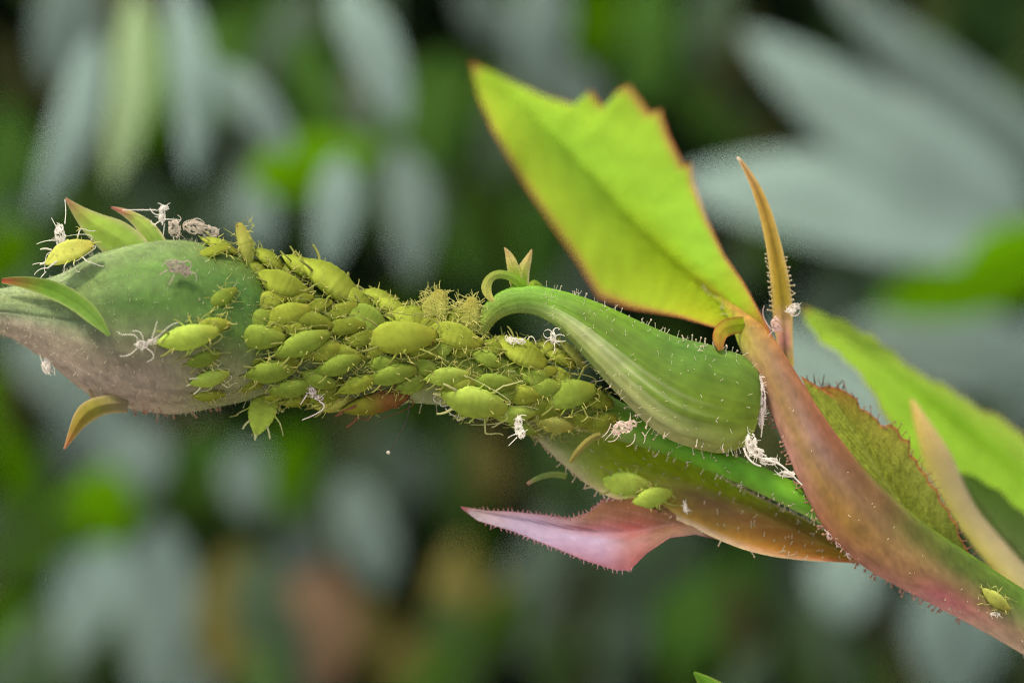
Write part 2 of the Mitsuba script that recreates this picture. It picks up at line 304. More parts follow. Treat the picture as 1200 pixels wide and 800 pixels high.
# ---------------------------------------------------------------- the rose shoot
shoot = thing('rose_shoot', 'rose shoot with two closed buds, red petiole and bright young leaves, crowded with aphids', 'rose shoot')
HAIR, GLAND = C(222, 222, 196, 1.2), C(230, 214, 194, 1.3)
hair_sets = []
def surf_normals(mesh):
    m = trimesh.Trimesh(mesh[0], mesh[1], process=False)
    return np.array(m.vertex_normals)
def scatter_hairs(mesh, n, length, r, gland=0, keep=None, seed=1, stalk=HAIR, tip=GLAND, flip=1):
    g = np.random.default_rng(seed); N = surf_normals(mesh) * flip; V = mesh[0]
    idx = np.arange(len(V)) if keep is None else np.nonzero(keep(V, N))[0]
    idx = g.choice(idx, min(n, len(idx)), replace=False)
    return hairs(V[idx] + g.normal(0, 1, (len(idx), 3)), N[idx], length, r, gland, stalk, tip, seed=seed)

# the stem the buds stand on
ped_pts = [(255, 395, 0), (330, 396, 0), (400, 412, 0), (480, 424, 0), (560, 438, 0), (620, 455, 6), (700, 484, 22), (780, 515, 8), (860, 548, -8), (945, 588, -10), (1010, 625, 10)]
ped_r = [58, 69, 62, 48, 42, 36, 25, 17, 15, 15, 14]
mesh, t, s, fr = tube(ped_pts, ped_r, [r * 0.9 for r in ped_r], 220, 40)
G1, G2, G3 = C(112, 132, 40), C(118, 148, 44), C(110, 168, 40)
col = ramp2([(0, [(-1, C(130, 142, 120)), (0, C(62, 98, 44)), (1, C(88, 118, 60))]), (.3, [(-1, C(150, 165, 120)), (0, G1), (1, C(98, 120, 40))]), (.5, [(-1, C(170, 172, 130)), (0, G1), (1, G2)]), (.72, [(-1, G3), (0, C(90, 156, 34, 1.2)), (1, G3)]), (1, [(-1, C(150, 190, 100, 1.2)), (-.6, C(116, 178, 60, 1.25)), (0, C(112, 172, 44, 1.25)), (1, G3)])], t, s)
ped = obj('flower_stalk', mesh, 'plant_skin', shoot, col * mottle(mesh[0], 14, .35, 4))
h = [scatter_hairs(mesh, 130, 8, .5, .8, lambda V, N: (V[:, 0] > 300), 5), scatter_hairs(mesh, 40, 7, .6, 1.1, lambda V, N: (V[:, 0] > 760) & (N[:, 1] > .5), 6)]
v, f, c = cat_meshes(h)
obj('gland_hairs', (v, f), 'hair_tissue', ped, c, kind='stuff')

# flower bud
bud_pts = [(-95, 352, 0), (-40, 362, 0), (10, 365, 0), (60, 372, 0), (110, 378, 0), (160, 381, 0), (205, 382, 0), (250, 386, 0), (290, 394, 0), (345, 398, 0)]
bud_r = [3, 17, 29, 50, 82, 98, 102, 95, 80, 40]
def budshape(t, th):
    seam = np.exp(-((th - 2.85 - 0.2 * t) / 0.10) ** 2) + np.exp(-((th - 0.75) / 0.09) ** 2) + np.exp(-((th - 4.2) / .1) ** 2)
    seam = seam + 1.1 * np.exp(-((th - 1.66 + .25 * t) / .05) ** 2) * np.clip((.52 - t) * 8, 0, 1)
    return 1 - 0.05 * seam * np.clip(1.1 - t * 1.6, 0, 1) + 0.012 * np.sin(th * 9 + 7 * t)
mesh, t, s, fr = tube(bud_pts, bud_r, [r * .96 for r in bud_r], 240, 160, budshape)
BG, BD, BP = C(134, 154, 100), C(72, 112, 44), C(176, 156, 138)
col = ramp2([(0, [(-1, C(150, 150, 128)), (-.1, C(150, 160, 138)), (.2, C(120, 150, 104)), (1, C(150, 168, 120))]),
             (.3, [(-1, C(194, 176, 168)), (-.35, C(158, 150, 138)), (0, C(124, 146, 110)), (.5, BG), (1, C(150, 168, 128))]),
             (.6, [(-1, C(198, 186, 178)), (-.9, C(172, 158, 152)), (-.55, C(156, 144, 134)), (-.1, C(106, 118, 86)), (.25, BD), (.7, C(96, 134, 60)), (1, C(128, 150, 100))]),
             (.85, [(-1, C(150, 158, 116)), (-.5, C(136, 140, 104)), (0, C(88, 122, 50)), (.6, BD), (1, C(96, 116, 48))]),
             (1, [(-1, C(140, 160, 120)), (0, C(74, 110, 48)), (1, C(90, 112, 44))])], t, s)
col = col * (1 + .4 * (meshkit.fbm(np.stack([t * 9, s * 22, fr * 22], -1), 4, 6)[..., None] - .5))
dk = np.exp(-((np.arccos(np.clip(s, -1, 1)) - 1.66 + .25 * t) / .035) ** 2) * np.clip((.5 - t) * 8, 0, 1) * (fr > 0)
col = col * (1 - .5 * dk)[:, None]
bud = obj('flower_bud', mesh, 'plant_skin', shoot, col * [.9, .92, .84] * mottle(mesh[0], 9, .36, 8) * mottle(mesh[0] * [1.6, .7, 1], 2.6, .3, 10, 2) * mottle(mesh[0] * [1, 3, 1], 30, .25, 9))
v, f, c = cat_meshes([scatter_hairs(mesh, 1100, 4.5, .3, 0, lambda V, N: N[:, 2] < .3, 7, HAIR * .9), scatter_hairs(mesh, 26, 8, 1.0, 1.7, lambda V, N: (N[:, 1] > .93) & (V[:, 0] > 60) & (V[:, 0] < 260) & (np.abs(V[:, 2]) < 40), 8, C(220, 190, 170), C(214, 170, 150))])
obj('gland_hairs', (v, f), 'hair_tissue', bud, c, kind='stuff')

def lobe(name, parent, pts, w, cols, fold=.3, bs='leaf_tissue', label=None, side=None, rim=None, n=60):
    mesh, t, s = blade(pts, w, n, 11, fold, side)
    c = ramp(cols, t)
    if rim is not None: c = c + (rim - c) * (np.clip((np.abs(s) - .62) / .38, 0, 1) ** 1.5)[:, None]
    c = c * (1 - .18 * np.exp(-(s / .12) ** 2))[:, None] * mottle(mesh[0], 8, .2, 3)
    return obj(name, mesh, bs, parent, c, label)
LG, YT, PK = C(162, 192, 84, 1.7), C(200, 190, 84, 1.3), C(206, 140, 120, 1.2)
lobe('sepal', bud, [(160, 300, -25), (138, 281, -14), (110, 263, -8), (90, 246, -4), (77, 232, 0)], [21, 22, 15, 7, 1], [(0, C(130, 166, 74, 1.5)), (.6, LG), (.88, C(190, 170, 110)), (1, PK)], .4, rim=C(212, 214, 150))
lobe('sepal', bud, [(186, 292, -20), (174, 271, -10), (158, 256, 0), (144, 248, 4), (130, 243, 6)], [12, 11, 7, 4, 1], [(0, C(120, 160, 64, 1.5)), (.6, C(160, 180, 90, 1.6)), (.85, PK), (1, C(200, 120, 120))], .5, rim=C(214, 208, 156, 1.3))
lobe('sepal', bud, [(150, 474, -40), (125, 474, -48), (104, 482, -50), (88, 502, -48), (75, 526, -44)], [10, 11, 12, 7, 1], [(0, C(176, 162, 136)), (.4, C(180, 176, 84)), (.75, C(190, 166, 80)), (.9, C(214, 150, 100)), (1, PK)], .5, rim=C(224, 206, 150))
lobe('sepal', bud, [(2, 329, -32), (35, 332, -48), (72, 344, -72), (102, 364, -98), (128, 393, -112)], [3, 8, 11, 10, 2], [(0, C(196, 100, 80)), (.15, C(150, 140, 70)), (.35, C(122, 170, 66)), (1, C(136, 176, 86))], -.3, rim=C(176, 200, 120))
lobe('sepal', bud, [(112, 470, -22), (108, 464, -22), (105, 456, -20)], [2.5, 3, 1.5], [(0, C(220, 190, 150)), (1, C(220, 200, 160))], .4)

# side bud, a swollen teardrop whose neck bends over
sb_pts = [(562, 392, -10), (574, 368, -12), (598, 353, -14), (640, 355, -18), (700, 388, -24), (760, 432, -28), (815, 462, -28), (850, 472, -26), (880, 478, -22), (893, 480, -20)]
sb_r = [9, 12, 15, 18, 32, 48, 61, 60, 44, 4]
def sbshape(t, th):
    rid = np.exp(-((th - 2.42) / .13) ** 2) * .05 + np.exp(-((th - 1.95) / .1) ** 2) * .03
    return 1 + rid * np.clip((t - .2) * 5, 0, 1) * np.clip((.95 - t) * 5, 0, 1) + .008 * np.sin(th * 14 + t * 6)
mesh, t, s, fr = tube(sb_pts, sb_r, [r * .85 for r in sb_r], 220, 120, sbshape)
SG, SP = C(92, 124, 30), C(166, 184, 110)
col = ramp2([(0, [(-1, C(150, 160, 70)), (0, C(132, 152, 60)), (1, C(120, 160, 60))]), (.2, [(-1, C(150, 180, 100)), (0, C(110, 156, 52)), (1, C(112, 162, 52))]),
             (.42, [(-1, C(130,158,80)), (-.6, SP), (-.28, C(180, 196, 140)), (-.05, C(98, 136, 32)), (.3, SG), (1, C(98, 138, 22))]),
             (.7, [(-1, C(180, 184, 130)), (-.68, C(164, 176, 112)), (-.4, C(110, 142, 48)), (.1, SG), (.8, C(76, 118, 32)), (1, C(96, 132, 56))]),
             (1, [(-1, C(160, 180, 82)), (-.3, C(122, 146, 38)), (.4, C(100, 130, 28)), (1, C(96, 126, 40))])], t, s)
lines = sum(np.exp(-((s - q) / .035) ** 2) * (fr > 0) for q in (-.52, -.3, -.12)) * np.clip((t - .2) * 5, 0, 1) * np.clip((.9 - t) * 4, 0, 1)
col = col + (C(196, 206, 160) - col) * (lines * .4)[:, None]
def streaks(t, s, fr, a, b, seed): return 1 + .55 * (meshkit.fbm(np.stack([t * a, np.cos(np.arctan2(fr, s)) * b, fr * b], -1), 4, seed)[..., None] - .5)
col = col * streaks(t, s, fr, 6, 16, 3) * (1 - .15 * np.clip((t - .82) / .15, 0, 1) * (s > -.3))[:, None]
sb = obj('side_bud', mesh, 'plant_skin', shoot, col * mottle(mesh[0], 12, .3, 14) * mottle(mesh[0] * [2, 1, 1], 40, .2, 15))
v, f, c = cat_meshes([scatter_hairs(mesh, 170, 6, .32, .5, lambda V, N: (V[:, 0] > 640) & (N[:, 2] < .3), 17), scatter_hairs(mesh, 34, 6, .5, 1.1, lambda V, N: (N[:, 1] < -.8) & (V[:, 0] > 650), 18), scatter_hairs(mesh, 34, 9, .7, 1.3, lambda V, N: (N[:, 1] > .6) & (V[:, 0] > 700), 19)])
obj('gland_hairs', (v, f), 'hair_tissue', sb, c, kind='stuff')
TIPC = [(0, C(120, 170, 40, 1.3)), (.45, C(150, 180, 60, 1.4)), (.75, C(206, 196, 120, 1.4)), (1, C(216, 180, 130, 1.3))]
lobe('sepal_tip', sb, [(612, 348, -16), (604, 325, -14), (599, 306, -12), (591, 290, -10)], [9, 8, 6, .6], TIPC, .5, rim=C(210, 204, 130, 1.3))
lobe('sepal_tip', sb, [(622, 350, -12), (611, 326, -10), (616, 310, -8), (623, 292, -8)], [10, 9, 6, .6], TIPC, .5, rim=C(214, 208, 156, 1.3))
lobe('sepal_tip', sb, [(612, 336, -22), (592, 322, -22), (577, 324, -22), (570, 336, -22), (574, 348, -22), (580, 354, -22)], [7, 5, 5, 6, 4, 1.5], [(0, C(120, 170, 44, 1.3)), (.4, C(150, 176, 80, 1.3)), (1, C(220, 214, 120, 1.3))], .4)
lobe('sepal_tip', sb, [(634, 352, -16), (626, 333, -12), (640, 341, -8)], [7, 5, 2], TIPC[:2] + [(1, C(130, 160, 70))], .4)

# big bright leaf at the top, behind the side bud
def leaf_colour(t, s, vein, base_rows, edge, edge_w, vein_c, vein_k, v, seed):
    c = ramp2(base_rows, t, s)
    c = c + (vein_c - c) * (vein * vein_k)[:, None]
    e = np.clip((np.abs(s) - (1 - edge_w)) / edge_w, 0, 1) ** 1.6
    e = np.maximum(e, np.clip((t - .965) / .035, 0, 1))
    c = c + (edge - c) * e[:, None]
    return c * mottle(v, 22, .22, seed)
M = [(893, 398, 10), (862, 366, 40), (815, 325, 110), (755, 270, 210), (690, 200, 290), (620, 130, 370), (552, 73, 430)]
Lf = [(872, 396, 10), (845, 386, 30), (795, 371, 100), (740, 361, 220), (702, 348, 300), (678, 308, 340), (650, 268, 360), (612, 212, 380), (580, 158, 380), (560, 112, 415), (551, 72, 430)]
Rt = [(908, 398, 10), (890, 365, 40), (872, 332, 90), (848, 298, 150), (828, 256, 210), (813, 215, 260), (809, 190, 280), (802, 196, 285), (783, 158, 310), (774, 128, 325), (762, 133, 330), (737, 99, 345), (722, 108, 350), (716, 128, 352), (706, 124, 358), (692, 106, 365), (680, 124, 370), (640, 113, 390), (600, 95, 410), (552, 72, 430)]
mesh, t, s, vein = sheet(M, Lf, Rt, 260, 41, .05, 15, 3.5, .9, None, 8, cubic_edges=False)
mesh[0][:, 2] *= 1.3
Y1, Y2, Y3 = C(180, 210, 62, 1.25), C(168, 210, 66, 1.25), C(150, 200, 64, 1.25)
col = leaf_colour(t, s, vein, [(0, [(-1, C(190, 140, 60)), (0, C(170, 120, 60)), (1, C(190, 110, 60))]), (.12, [(-1, C(182, 190, 50, 1.3)), (-.2, C(160, 188, 40, 1.3)), (0, C(160, 140, 44, 1.1)), (.3, C(150, 186, 44, 1.3)), (1, C(170, 184, 60, 1.3))]), (.3, [(-1, Y1), (0, C(146, 180, 34, 1.2)), (.4, Y3), (1, Y3)]), (.7, [(-1, Y1), (0, Y3), (1, Y2)]), (1, [(-1, Y1), (0, Y2), (1, Y2)])], C(200, 112, 92, 1.15), .15, C(140, 168, 30), .3, mesh[0], 21)
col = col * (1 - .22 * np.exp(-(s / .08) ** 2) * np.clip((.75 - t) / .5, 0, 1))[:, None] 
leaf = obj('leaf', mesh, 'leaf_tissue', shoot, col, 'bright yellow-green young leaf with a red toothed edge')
# its basal lobe curling forward over the side bud
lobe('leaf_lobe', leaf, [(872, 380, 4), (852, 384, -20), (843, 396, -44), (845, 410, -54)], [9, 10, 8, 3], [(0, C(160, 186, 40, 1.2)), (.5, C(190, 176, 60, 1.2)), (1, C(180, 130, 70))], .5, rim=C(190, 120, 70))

# petiole running down into the stem
pet_pts = [(826, 336, 122), (846, 354, 78), (866, 374, 32), (886, 402, 4), (908, 440, -14), (940, 500, -26), (972, 556, -28), (1016, 612, -20), (1095, 667, -4), (1200, 729, 10), (1330, 808, 20), (1700, 1080, 60)]
pet_r = [1.2, 4, 11, 20, 23, 28, 36, 43, 38, 33, 33, 40]
def petshape(t, th):
    return 1 + .09 * np.exp(-((th - .62) / .22) ** 2) * np.clip((.75 - t) * 4, 0, 1) - .06 * np.exp(-((th - 1.15) / .25) ** 2) * np.clip((.7 - t) * 4, 0, 1) + .01 * np.sin(th * 11 + 4 * t)
mesh, t, s, fr = tube(pet_pts, pet_r, [r * .7 for r in pet_r[:8]] + [34, 32, 33, 40], 260, 64, petshape)
t = np.clip(t * 1.0, 0, 1)
R1, R2, R3 = C(186, 118, 92), C(150, 112, 92), C(132, 80, 58)
fx = lambda x: float(np.interp(x, mesh[0][:-2].reshape(260, 64, 3)[:, :, 0].mean(1), np.linspace(0, 1, 260)))
col = ramp2([(0, [(-1, C(140, 170, 20)), (0, C(136, 150, 28)), (1, C(140, 170, 24))]), (fx(866), [(-1, C(160, 180, 30)), (0, C(160, 140, 44)), (1, C(176, 120, 56))]), (fx(912), [(-1, C(200, 150, 136)), (-.3, C(166, 128, 84)), (.4, R2), (.8, C(156, 100, 70)), (1, C(170, 104, 74))]),
             (fx(950), [(-1, C(206, 146, 146)), (-.4, C(160, 124, 84)), (.2, C(152, 114, 108)), (.7, R3), (1, C(150, 92, 64))]),
             (fx(1000), [(-1, C(190, 124, 100)), (-.4, C(166, 124, 66)), (.3, C(140, 104, 76)), (.75, C(122, 86, 56)), (1, C(112, 108, 46))]),
             (fx(1070), [(-1, C(210, 144, 144)), (-.6, C(180, 128, 100)), (0, C(154, 120, 80)), (.5, C(104, 100, 44)), (1, C(92, 108, 32))]),
             (fx(1110), [(-1, C(220, 156, 164)), (-.6, C(212, 120, 134)), (-.1, C(160, 124, 92)), (.4, C(92, 100, 40)), (1, C(86, 110, 30))]),
             (fx(1200), [(-1, C(226, 190, 176)), (-.5, C(190, 152, 130)), (0, C(128, 130, 80)), (.5, C(84, 110, 36)), (1, C(90, 120, 36))]),
             (1, [(-1, C(130, 140, 80)), (0, C(100, 130, 50)), (1, C(90, 120, 40))])], t, s)
pet = obj('petiole', mesh, 'plant_skin', shoot, col * [.88, .97, .88] * mottle(mesh[0], 16, .35, 31) * mottle(mesh[0], 4, .3, 32) * mottle(mesh[0] @ np.array([[.6, .8, 0], [-.8, .6, 0], [0, 0, 1.]]).T * [.12, 1, 1], 3.5, .3, 35), 'reddish petiole and sheath running down into the stem')
v, f, c = cat_meshes([scatter_hairs(mesh, 60, 6, .9, 1.6, lambda V, N: (s < -.93) & (V[:, 0] > 890) & (V[:, 0] < 1130), 33, C(220, 170, 160), C(222, 180, 160)), scatter_hairs(mesh, 120, 3.5, .4, .6, lambda V, N: (V[:, 0] < 1200) & (s < .6), 34)])
obj('gland_hairs', (v, f), 'hair_tissue', pet, c, kind='stuff')
# the stem goes on out of view down to the soil
k = P(np.array([[1690, 1072, 58]]))[0]
v, f = wire([k, k + [.015, .004, -.03], k + [.035, .02, -.2], k + [.03, .03, -.75]], .0019, .0045, 12, 60)
obj('cane', (v, f), 'stem_skin', shoot, np.broadcast_to(C(96, 110, 50), v.shape), world=True)

# toothed olive stipule wing to the right of the petiole
M = [(1130, 668, 0), (1080, 622, 6), (1040, 570, 14), (1000, 505, 24), (975, 462, 30)]
Lf = [(1110, 668, -6), (1050, 625, -14), (1000, 560, -10), (962, 495, 0), (938, 440, 10)]
Rt = [(1150, 668, 10), (1140, 655, 10), (1124, 627, 11), (1121, 612, 12), (1114, 606, 13), (1112, 597, 14), (1102, 587, 15), (1099, 574, 16), (1089, 565, 17), (1086, 556, 18), (1077, 547, 19), (1074, 538, 20), (1066, 532, 21), (1067, 516, 22), (1056, 513, 23), (1053, 503, 24), (1044, 497, 25), (1033, 499, 26), (1029, 492, 27), (1017, 482, 28), (1008, 478, 29), (1004, 467, 30), (994, 460, 31), (982, 454, 32), (968, 452, 33), (952, 456, 34), (944, 452, 35)]
mesh, t, s, vein = sheet(M, Lf, Rt, 320, 150, -.06, 13, 2.0, .8, None, 3, cubic_edges=False)
from scipy.spatial import cKDTree
def net(v, spacing, seed, width):
    g = np.random.default_rng(seed); lo, hi = v[:, :2].min(0), v[:, :2].max(0)
    q = g.uniform(lo, hi, (int(np.prod(hi - lo) / spacing ** 2), 2)); d, _ = cKDTree(q).query(v[:, :2], 2)
    return np.exp(-((d[:, 1] - d[:, 0]) / width) ** 2)
nt = net(mesh[0], 6.0, 49, .9)
mesh[0][:, 2] += .6 * (nt - .3)
mesh[0][:, 2] += 3.0 * (meshkit.fbm(mesh[0] * [.14, .07, 0], 2, 3) - .5)
OL = C(140, 152, 56, 1.4)
col = leaf_colour(t, s, vein, [(0, [(-1, C(100, 116, 40)), (1, C(96, 112, 40))]), (.35, [(-1, C(120, 138, 54,1.3)), (0, C(124, 138, 46,1.3)), (1, C(136, 146, 66,1.3))]), (.7, [(-1, C(146, 158, 62, 1.4)), (0, OL), (1, C(140, 138, 60, 1.4))]), (1, [(-1, C(146, 158, 62, 1.4)), (0, OL), (1, C(170, 104, 56))])], C(186, 104, 76, 1.2), .12, C(170, 178, 96), .45, mesh[0], 41)
stip = obj('stipule', mesh, 'leaf_tissue', shoot, col * (1 + .22 * nt)[:, None] * mottle(mesh[0] * [1, .5, 1], 5, .3, 42, 2), 'olive stipule with a red toothed edge')
g = np.random.default_rng(44)
e = along(Rt, 34, False); ctr = along(M, 34)
v, f, c = cat_meshes([hairs(e[2:], (e - ctr)[2:] * [1, 1, 0], 8, .6, 1.0, C(170, 120, 100), C(190, 150, 130), .5, 45), hairs(np.array([(948, 450, 30), (955, 449, 30), (964, 451, 32), (973, 452, 34), (981, 453, 34), (988, 455, 35)]), np.array([(0, -1, 0)] * 6, float), 11, .8, 0, C(90, 62, 56), C(90, 62, 56), .3, 46)])
obj('gland_hairs', (v, f), 'hair_tissue', stip, c, kind='stuff')

# narrow upright stipule tip
mesh, t, s = blade([(922, 430, 12), (919, 395, 12), (917, 362, 10), (914, 330, 8), (906, 285, 6), (893, 238, 6), (878, 205, 8), (864, 184, 10)], [9, 10, 12, 11, 9, 7, 4, 1.5], 120, 13, .35)
c = ramp([(0, C(176, 160, 60)), (.12, C(206, 150, 140)), (.2, C(206, 170, 130)), (.3, C(176, 158, 60)), (.8, C(176, 140, 72)), (.97, C(190, 150, 110)), (1, C(240, 230, 220))], t)
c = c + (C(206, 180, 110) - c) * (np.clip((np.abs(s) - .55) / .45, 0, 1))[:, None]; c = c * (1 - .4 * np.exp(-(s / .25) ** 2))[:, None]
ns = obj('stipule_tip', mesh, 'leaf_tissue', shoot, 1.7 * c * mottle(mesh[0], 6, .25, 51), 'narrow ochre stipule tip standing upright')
pts, drs = [], []
for y in np.linspace(300, 366, 13):
    x = np.interp(y, [285, 330, 362, 395], [906, 914, 917, 919]); w = np.interp(y, [285, 330, 362], [9, 11, 12])
    for q in (-1, 1): pts.append((x + q * w, y + q * 2, 10)); drs.append((q, -.3, 0))
v, f, c = hairs(np.array(pts), np.array(drs), 5, .9, 1.2, C(220, 200, 150), C(236, 226, 200), .3, 52)
obj('gland_hairs', (v, f), 'hair_tissue', ns, c, kind='stuff')

# right bright leaf and its pale petiole, further back
M = [(1330, 690, 420), (1260, 620, 420), (1190, 556, 410), (1110, 488, 400), (1030, 425, 390), (985, 390, 380), (940, 358, 375)]
Lf = [(1300, 700, 330), (1220, 660, 320), (1140, 610, 310), (1085, 555, 310), (1048, 505, 320), (1020, 455, 340), (985, 415, 360), (955, 390, 370), (940, 358, 375)]
Rt = [(1350, 660, 500), (1270, 570, 490), (1215, 528, 480), (1172, 490, 470), (1145, 478, 460), (1112, 455, 445), (1082, 441, 430), (1042, 411, 405), (1010, 390, 378), (978, 374, 376), (940, 358, 375)]
mesh, t, s, vein = sheet(M, Lf, Rt, 200, 33, .12, 13, 3, .9, (14, 5), 6)
V1, V2 = C(152, 200, 62, 1.4), C(172, 206, 84, 1.4)
col = leaf_colour(t, s, vein, [(0, [(-1, V1), (0, V1), (1, V2)]), (.6, [(-1, V1), (-.1, V1), (.1, C(130, 190, 40)), (1, V2)]), (1, [(-1, V1), (0, V2), (1, V2)])], C(190, 150, 90), .12, C(128, 186, 40), .35, mesh[0], 61)
obj('leaf', mesh, 'leaf_tissue', shoot, col, 'bright green young leaf at the right edge')
pp = [(1068, 468, 232), (1082, 500, 230), (1102, 545, 226), (1130, 600, 215), (1165, 645, 205), (1205, 692, 195), (1300, 790, 170), (1420, 880, 110)]
mesh, t, s, fr = tube(pp, [2, 10, 17, 15, 16, 17, 18, 16], [2, 7, 11, 11, 12, 13, 14, 14], 120, 24)
col = ramp2([(0, [(-1, C(200, 180, 90)), (1, C(196, 170, 110))]), (.2, [(-1, C(190, 190, 90)), (-.3, C(160, 152, 96)), (1, C(148, 134, 104))]), (.45, [(-1, C(206, 200, 100)), (0, C(180, 172, 120)), (1, C(150, 138, 104))]), (1, [(-1, C(210, 180, 150)), (0, C(214, 196, 160)), (1, C(170, 170, 110))])], t, s)
obj('leaf_stalk', mesh, 'plant_skin', shoot, col * mottle(mesh[0], 14, .2, 63), 'pale tan stalk in front of the right leaf')
M = [(1330, 800, 330), (1250, 705, 320), (1190, 640, 310), (1150, 590, 310), (1124, 555, 310)]
Lf = [(1300, 820, 330), (1215, 735, 320), (1160, 670, 315), (1128, 610, 312), (1120, 555, 310)]
Rt = [(1370, 790, 330), (1300, 690, 330), (1236, 640, 325), (1185, 590, 320), (1124, 553, 310)]
mesh, t, s, vein = sheet(M, Lf, Rt, 100, 25, .15, 9, 3, .9, (9, 4), 4)
col = leaf_colour(t, s, vein, [(0, [(-1, C(150, 168, 120)), (1, C(140, 160, 110))]), (1, [(-1, C(110, 140, 70)), (1, C(90, 124, 50))])], C(140, 150, 90), .1, C(170, 180, 130), .3, mesh[0], 65)
obj('leaf', mesh, 'leaf_tissue', shoot, col, 'dull grey-green leaf under the right leaf')

# bract below the stem with its pink lobe
M = [(1010, 655, 24), (930, 620, 44), (860, 588, 52), (780, 560, 52), (700, 530, 44), (640, 505, 34), (590, 478, 26)]
Up = [(1010, 645, 30), (940, 606, 50), (870, 572, 60), (800, 530, 62), (720, 490, 54), (650, 470, 44), (592, 474, 30)]
Lo = [(1010, 660, 10), (940, 656, 0), (880, 646, -6), (842, 632, 0), (800, 612, 16), (752, 594, 22), (706, 578, 22), (664, 548, 22), (628, 514, 22), (588, 482, 22)]
mesh, t, s, vein = sheet(M, Lo, Up, 220, 41, -.12, 10, 1.5, .5, None, 4)
col = leaf_colour(t, s, vein, [(0, [(-1, C(220, 120, 90)), (-.5, C(150, 120, 30)), (1, C(130, 110, 50))]), (.2, [(-1, C(226, 170, 130)), (-.75, C(190, 134, 60)), (-.3, C(160, 112, 60)), (.3, C(130, 112, 52)), (1, C(110, 120, 40))]),
             (.42, [(-1, C(196, 180, 170)), (-.8, C(178, 140, 70)), (-.2, C(150, 118, 84)), (.3, C(124, 140, 28, 1.5)), (1, C(110, 140, 30, 1.4))]), (.65, [(-1, C(190, 188, 130)), (-.6, C(134, 150, 44, 1.4)), (0, C(116, 134, 16, 1.6)), (1, C(124, 150, 30, 1.4))]),
             (.85, [(-1, C(206, 198, 160)), (-.4, C(146, 166, 104)), (0, C(126, 150, 84)), (1, C(150, 160, 90))]), (1, [(-1, C(210, 200, 170)), (1, C(190, 190, 120))])], C(206, 184, 146), .12, C(168, 180, 110), .2, mesh[0], 71)
bract = obj('bract', mesh, 'leaf_tissue', shoot, 1.5 * col * mottle(mesh[0], 5, .2, 79))
pts, drs = [], []
for p_ in along(Lo[4:], 34)[2:-6]: pts.append(p_); drs.append((-.5, .9, -.2))
for x, y in ((845, 634), (880, 646), (942, 655)): pts.append((x, y, -4)); drs.append((0, 1, 0))
for p_ in along(Up[1:4], 16): pts.append(p_); drs.append((.3, -1, 0))
v, f, c = cat_meshes([hairs(np.array(pts), np.array(drs), 7, .8, 1.2, C(222, 206, 180), C(230, 200, 180), .4, 72), scatter_hairs(mesh, 120, 6, .5, .8, lambda V, N: V[:, 0] > 620, 73)])
obj('gland_hairs', (v, f), 'hair_tissue', bract, c, kind='stuff')
M = [(850, 612, 40), (800, 612, 22), (750, 622, 4), (700, 625, 6), (660, 620, 10), (610, 610, 14), (572, 602, 18), (540, 594, 20)]
Up = [(850, 590, 70), (800, 585, 50), (752, 575, 34), (706, 586, 22), (690, 600, 12), (668, 607, 12), (640, 603, 14), (600, 599, 16), (570, 598, 18), (540, 593, 20)]
Lo = [(850, 634, 16), (815, 626, 6), (785, 630, -12), (758, 648, -22), (738, 668, -28), (722, 668, -26), (690, 658, -18), (640, 638, -4), (600, 622, 8), (560, 610, 16), (540, 595, 20)]
mesh, t, s, vein = sheet(M, Lo, Up, 200, 33, -.18, 11, 1.2, .7, None, 3, cubic_edges=False)
LI, RO = C(204, 184, 220, 1.25), C(206, 134, 142)
col = leaf_colour(t, s, vein, [(0, [(-1, C(190, 170, 150)), (0, C(160, 126, 90)), (1, C(140, 112, 76))]), (.22, [(-1, C(190, 150, 130)), (0, C(166, 120, 92)), (1, C(140, 108, 66))]), (.36, [(-1, C(216, 130, 130)), (-.3, C(200, 150, 150)), (.1, C(206, 116, 112)), (.4, C(160, 108, 86)), (1, C(146, 106, 70))]),
             (.5, [(-1, C(216, 160, 190)), (-.2, LI), (.2, RO), (.5, C(160, 116, 100)), (1, C(150, 112, 80))]), (.75, [(-1, LI), (0, LI), (1, C(220, 176, 200))]), (.95, [(-1, C(220, 206, 220, 1.2)), (1, C(220, 180, 180))]), (1, [(-1, C(206, 110, 100)), (1, C(206, 110, 100))])], C(206, 130, 146), .1, C(220, 176, 190), .25, mesh[0], 75)
lob = obj('lobe', mesh, 'leaf_tissue', bract, col * mottle(mesh[0], 7, .15, 76), 'pink lilac pointed lobe of the bract')
e1, e2 = along(Up, 60, False)[26:57], along(Lo, 60, False)[22:54]
v, f, c = cat_meshes([hairs(e1, np.tile([-.2, -1, -.1], (len(e1), 1)), 4, .7, .7, C(216, 170, 180), C(190, 110, 110), .35, 77), hairs(e2, np.tile([-.2, 1, -.1], (len(e2), 1)), 4, .7, .7, C(216, 170, 190), C(200, 130, 150), .35, 78)])
obj('gland_hairs', (v, f), 'hair_tissue', lob, c, kind='stuff')
# a stray bristle and curved bristle by the bract
lobe('bristle', bract, [(664, 558, 20), (645, 556, 10), (630, 560, 4), (618, 567, 0)], [4, 3.5, 3, 2], [(0, C(150, 170, 90)), (.8, C(150, 176, 100)), (1, C(206, 150, 140))], .5, n=24)
lobe('bristle', bract, [(704, 510, -20), (690, 516, -26), (678, 528, -26), (668, 542, -20)], [4, 4, 4, 2], [(0, C(180, 176, 100)), (1, C(190, 180, 100))], .5, n=24)

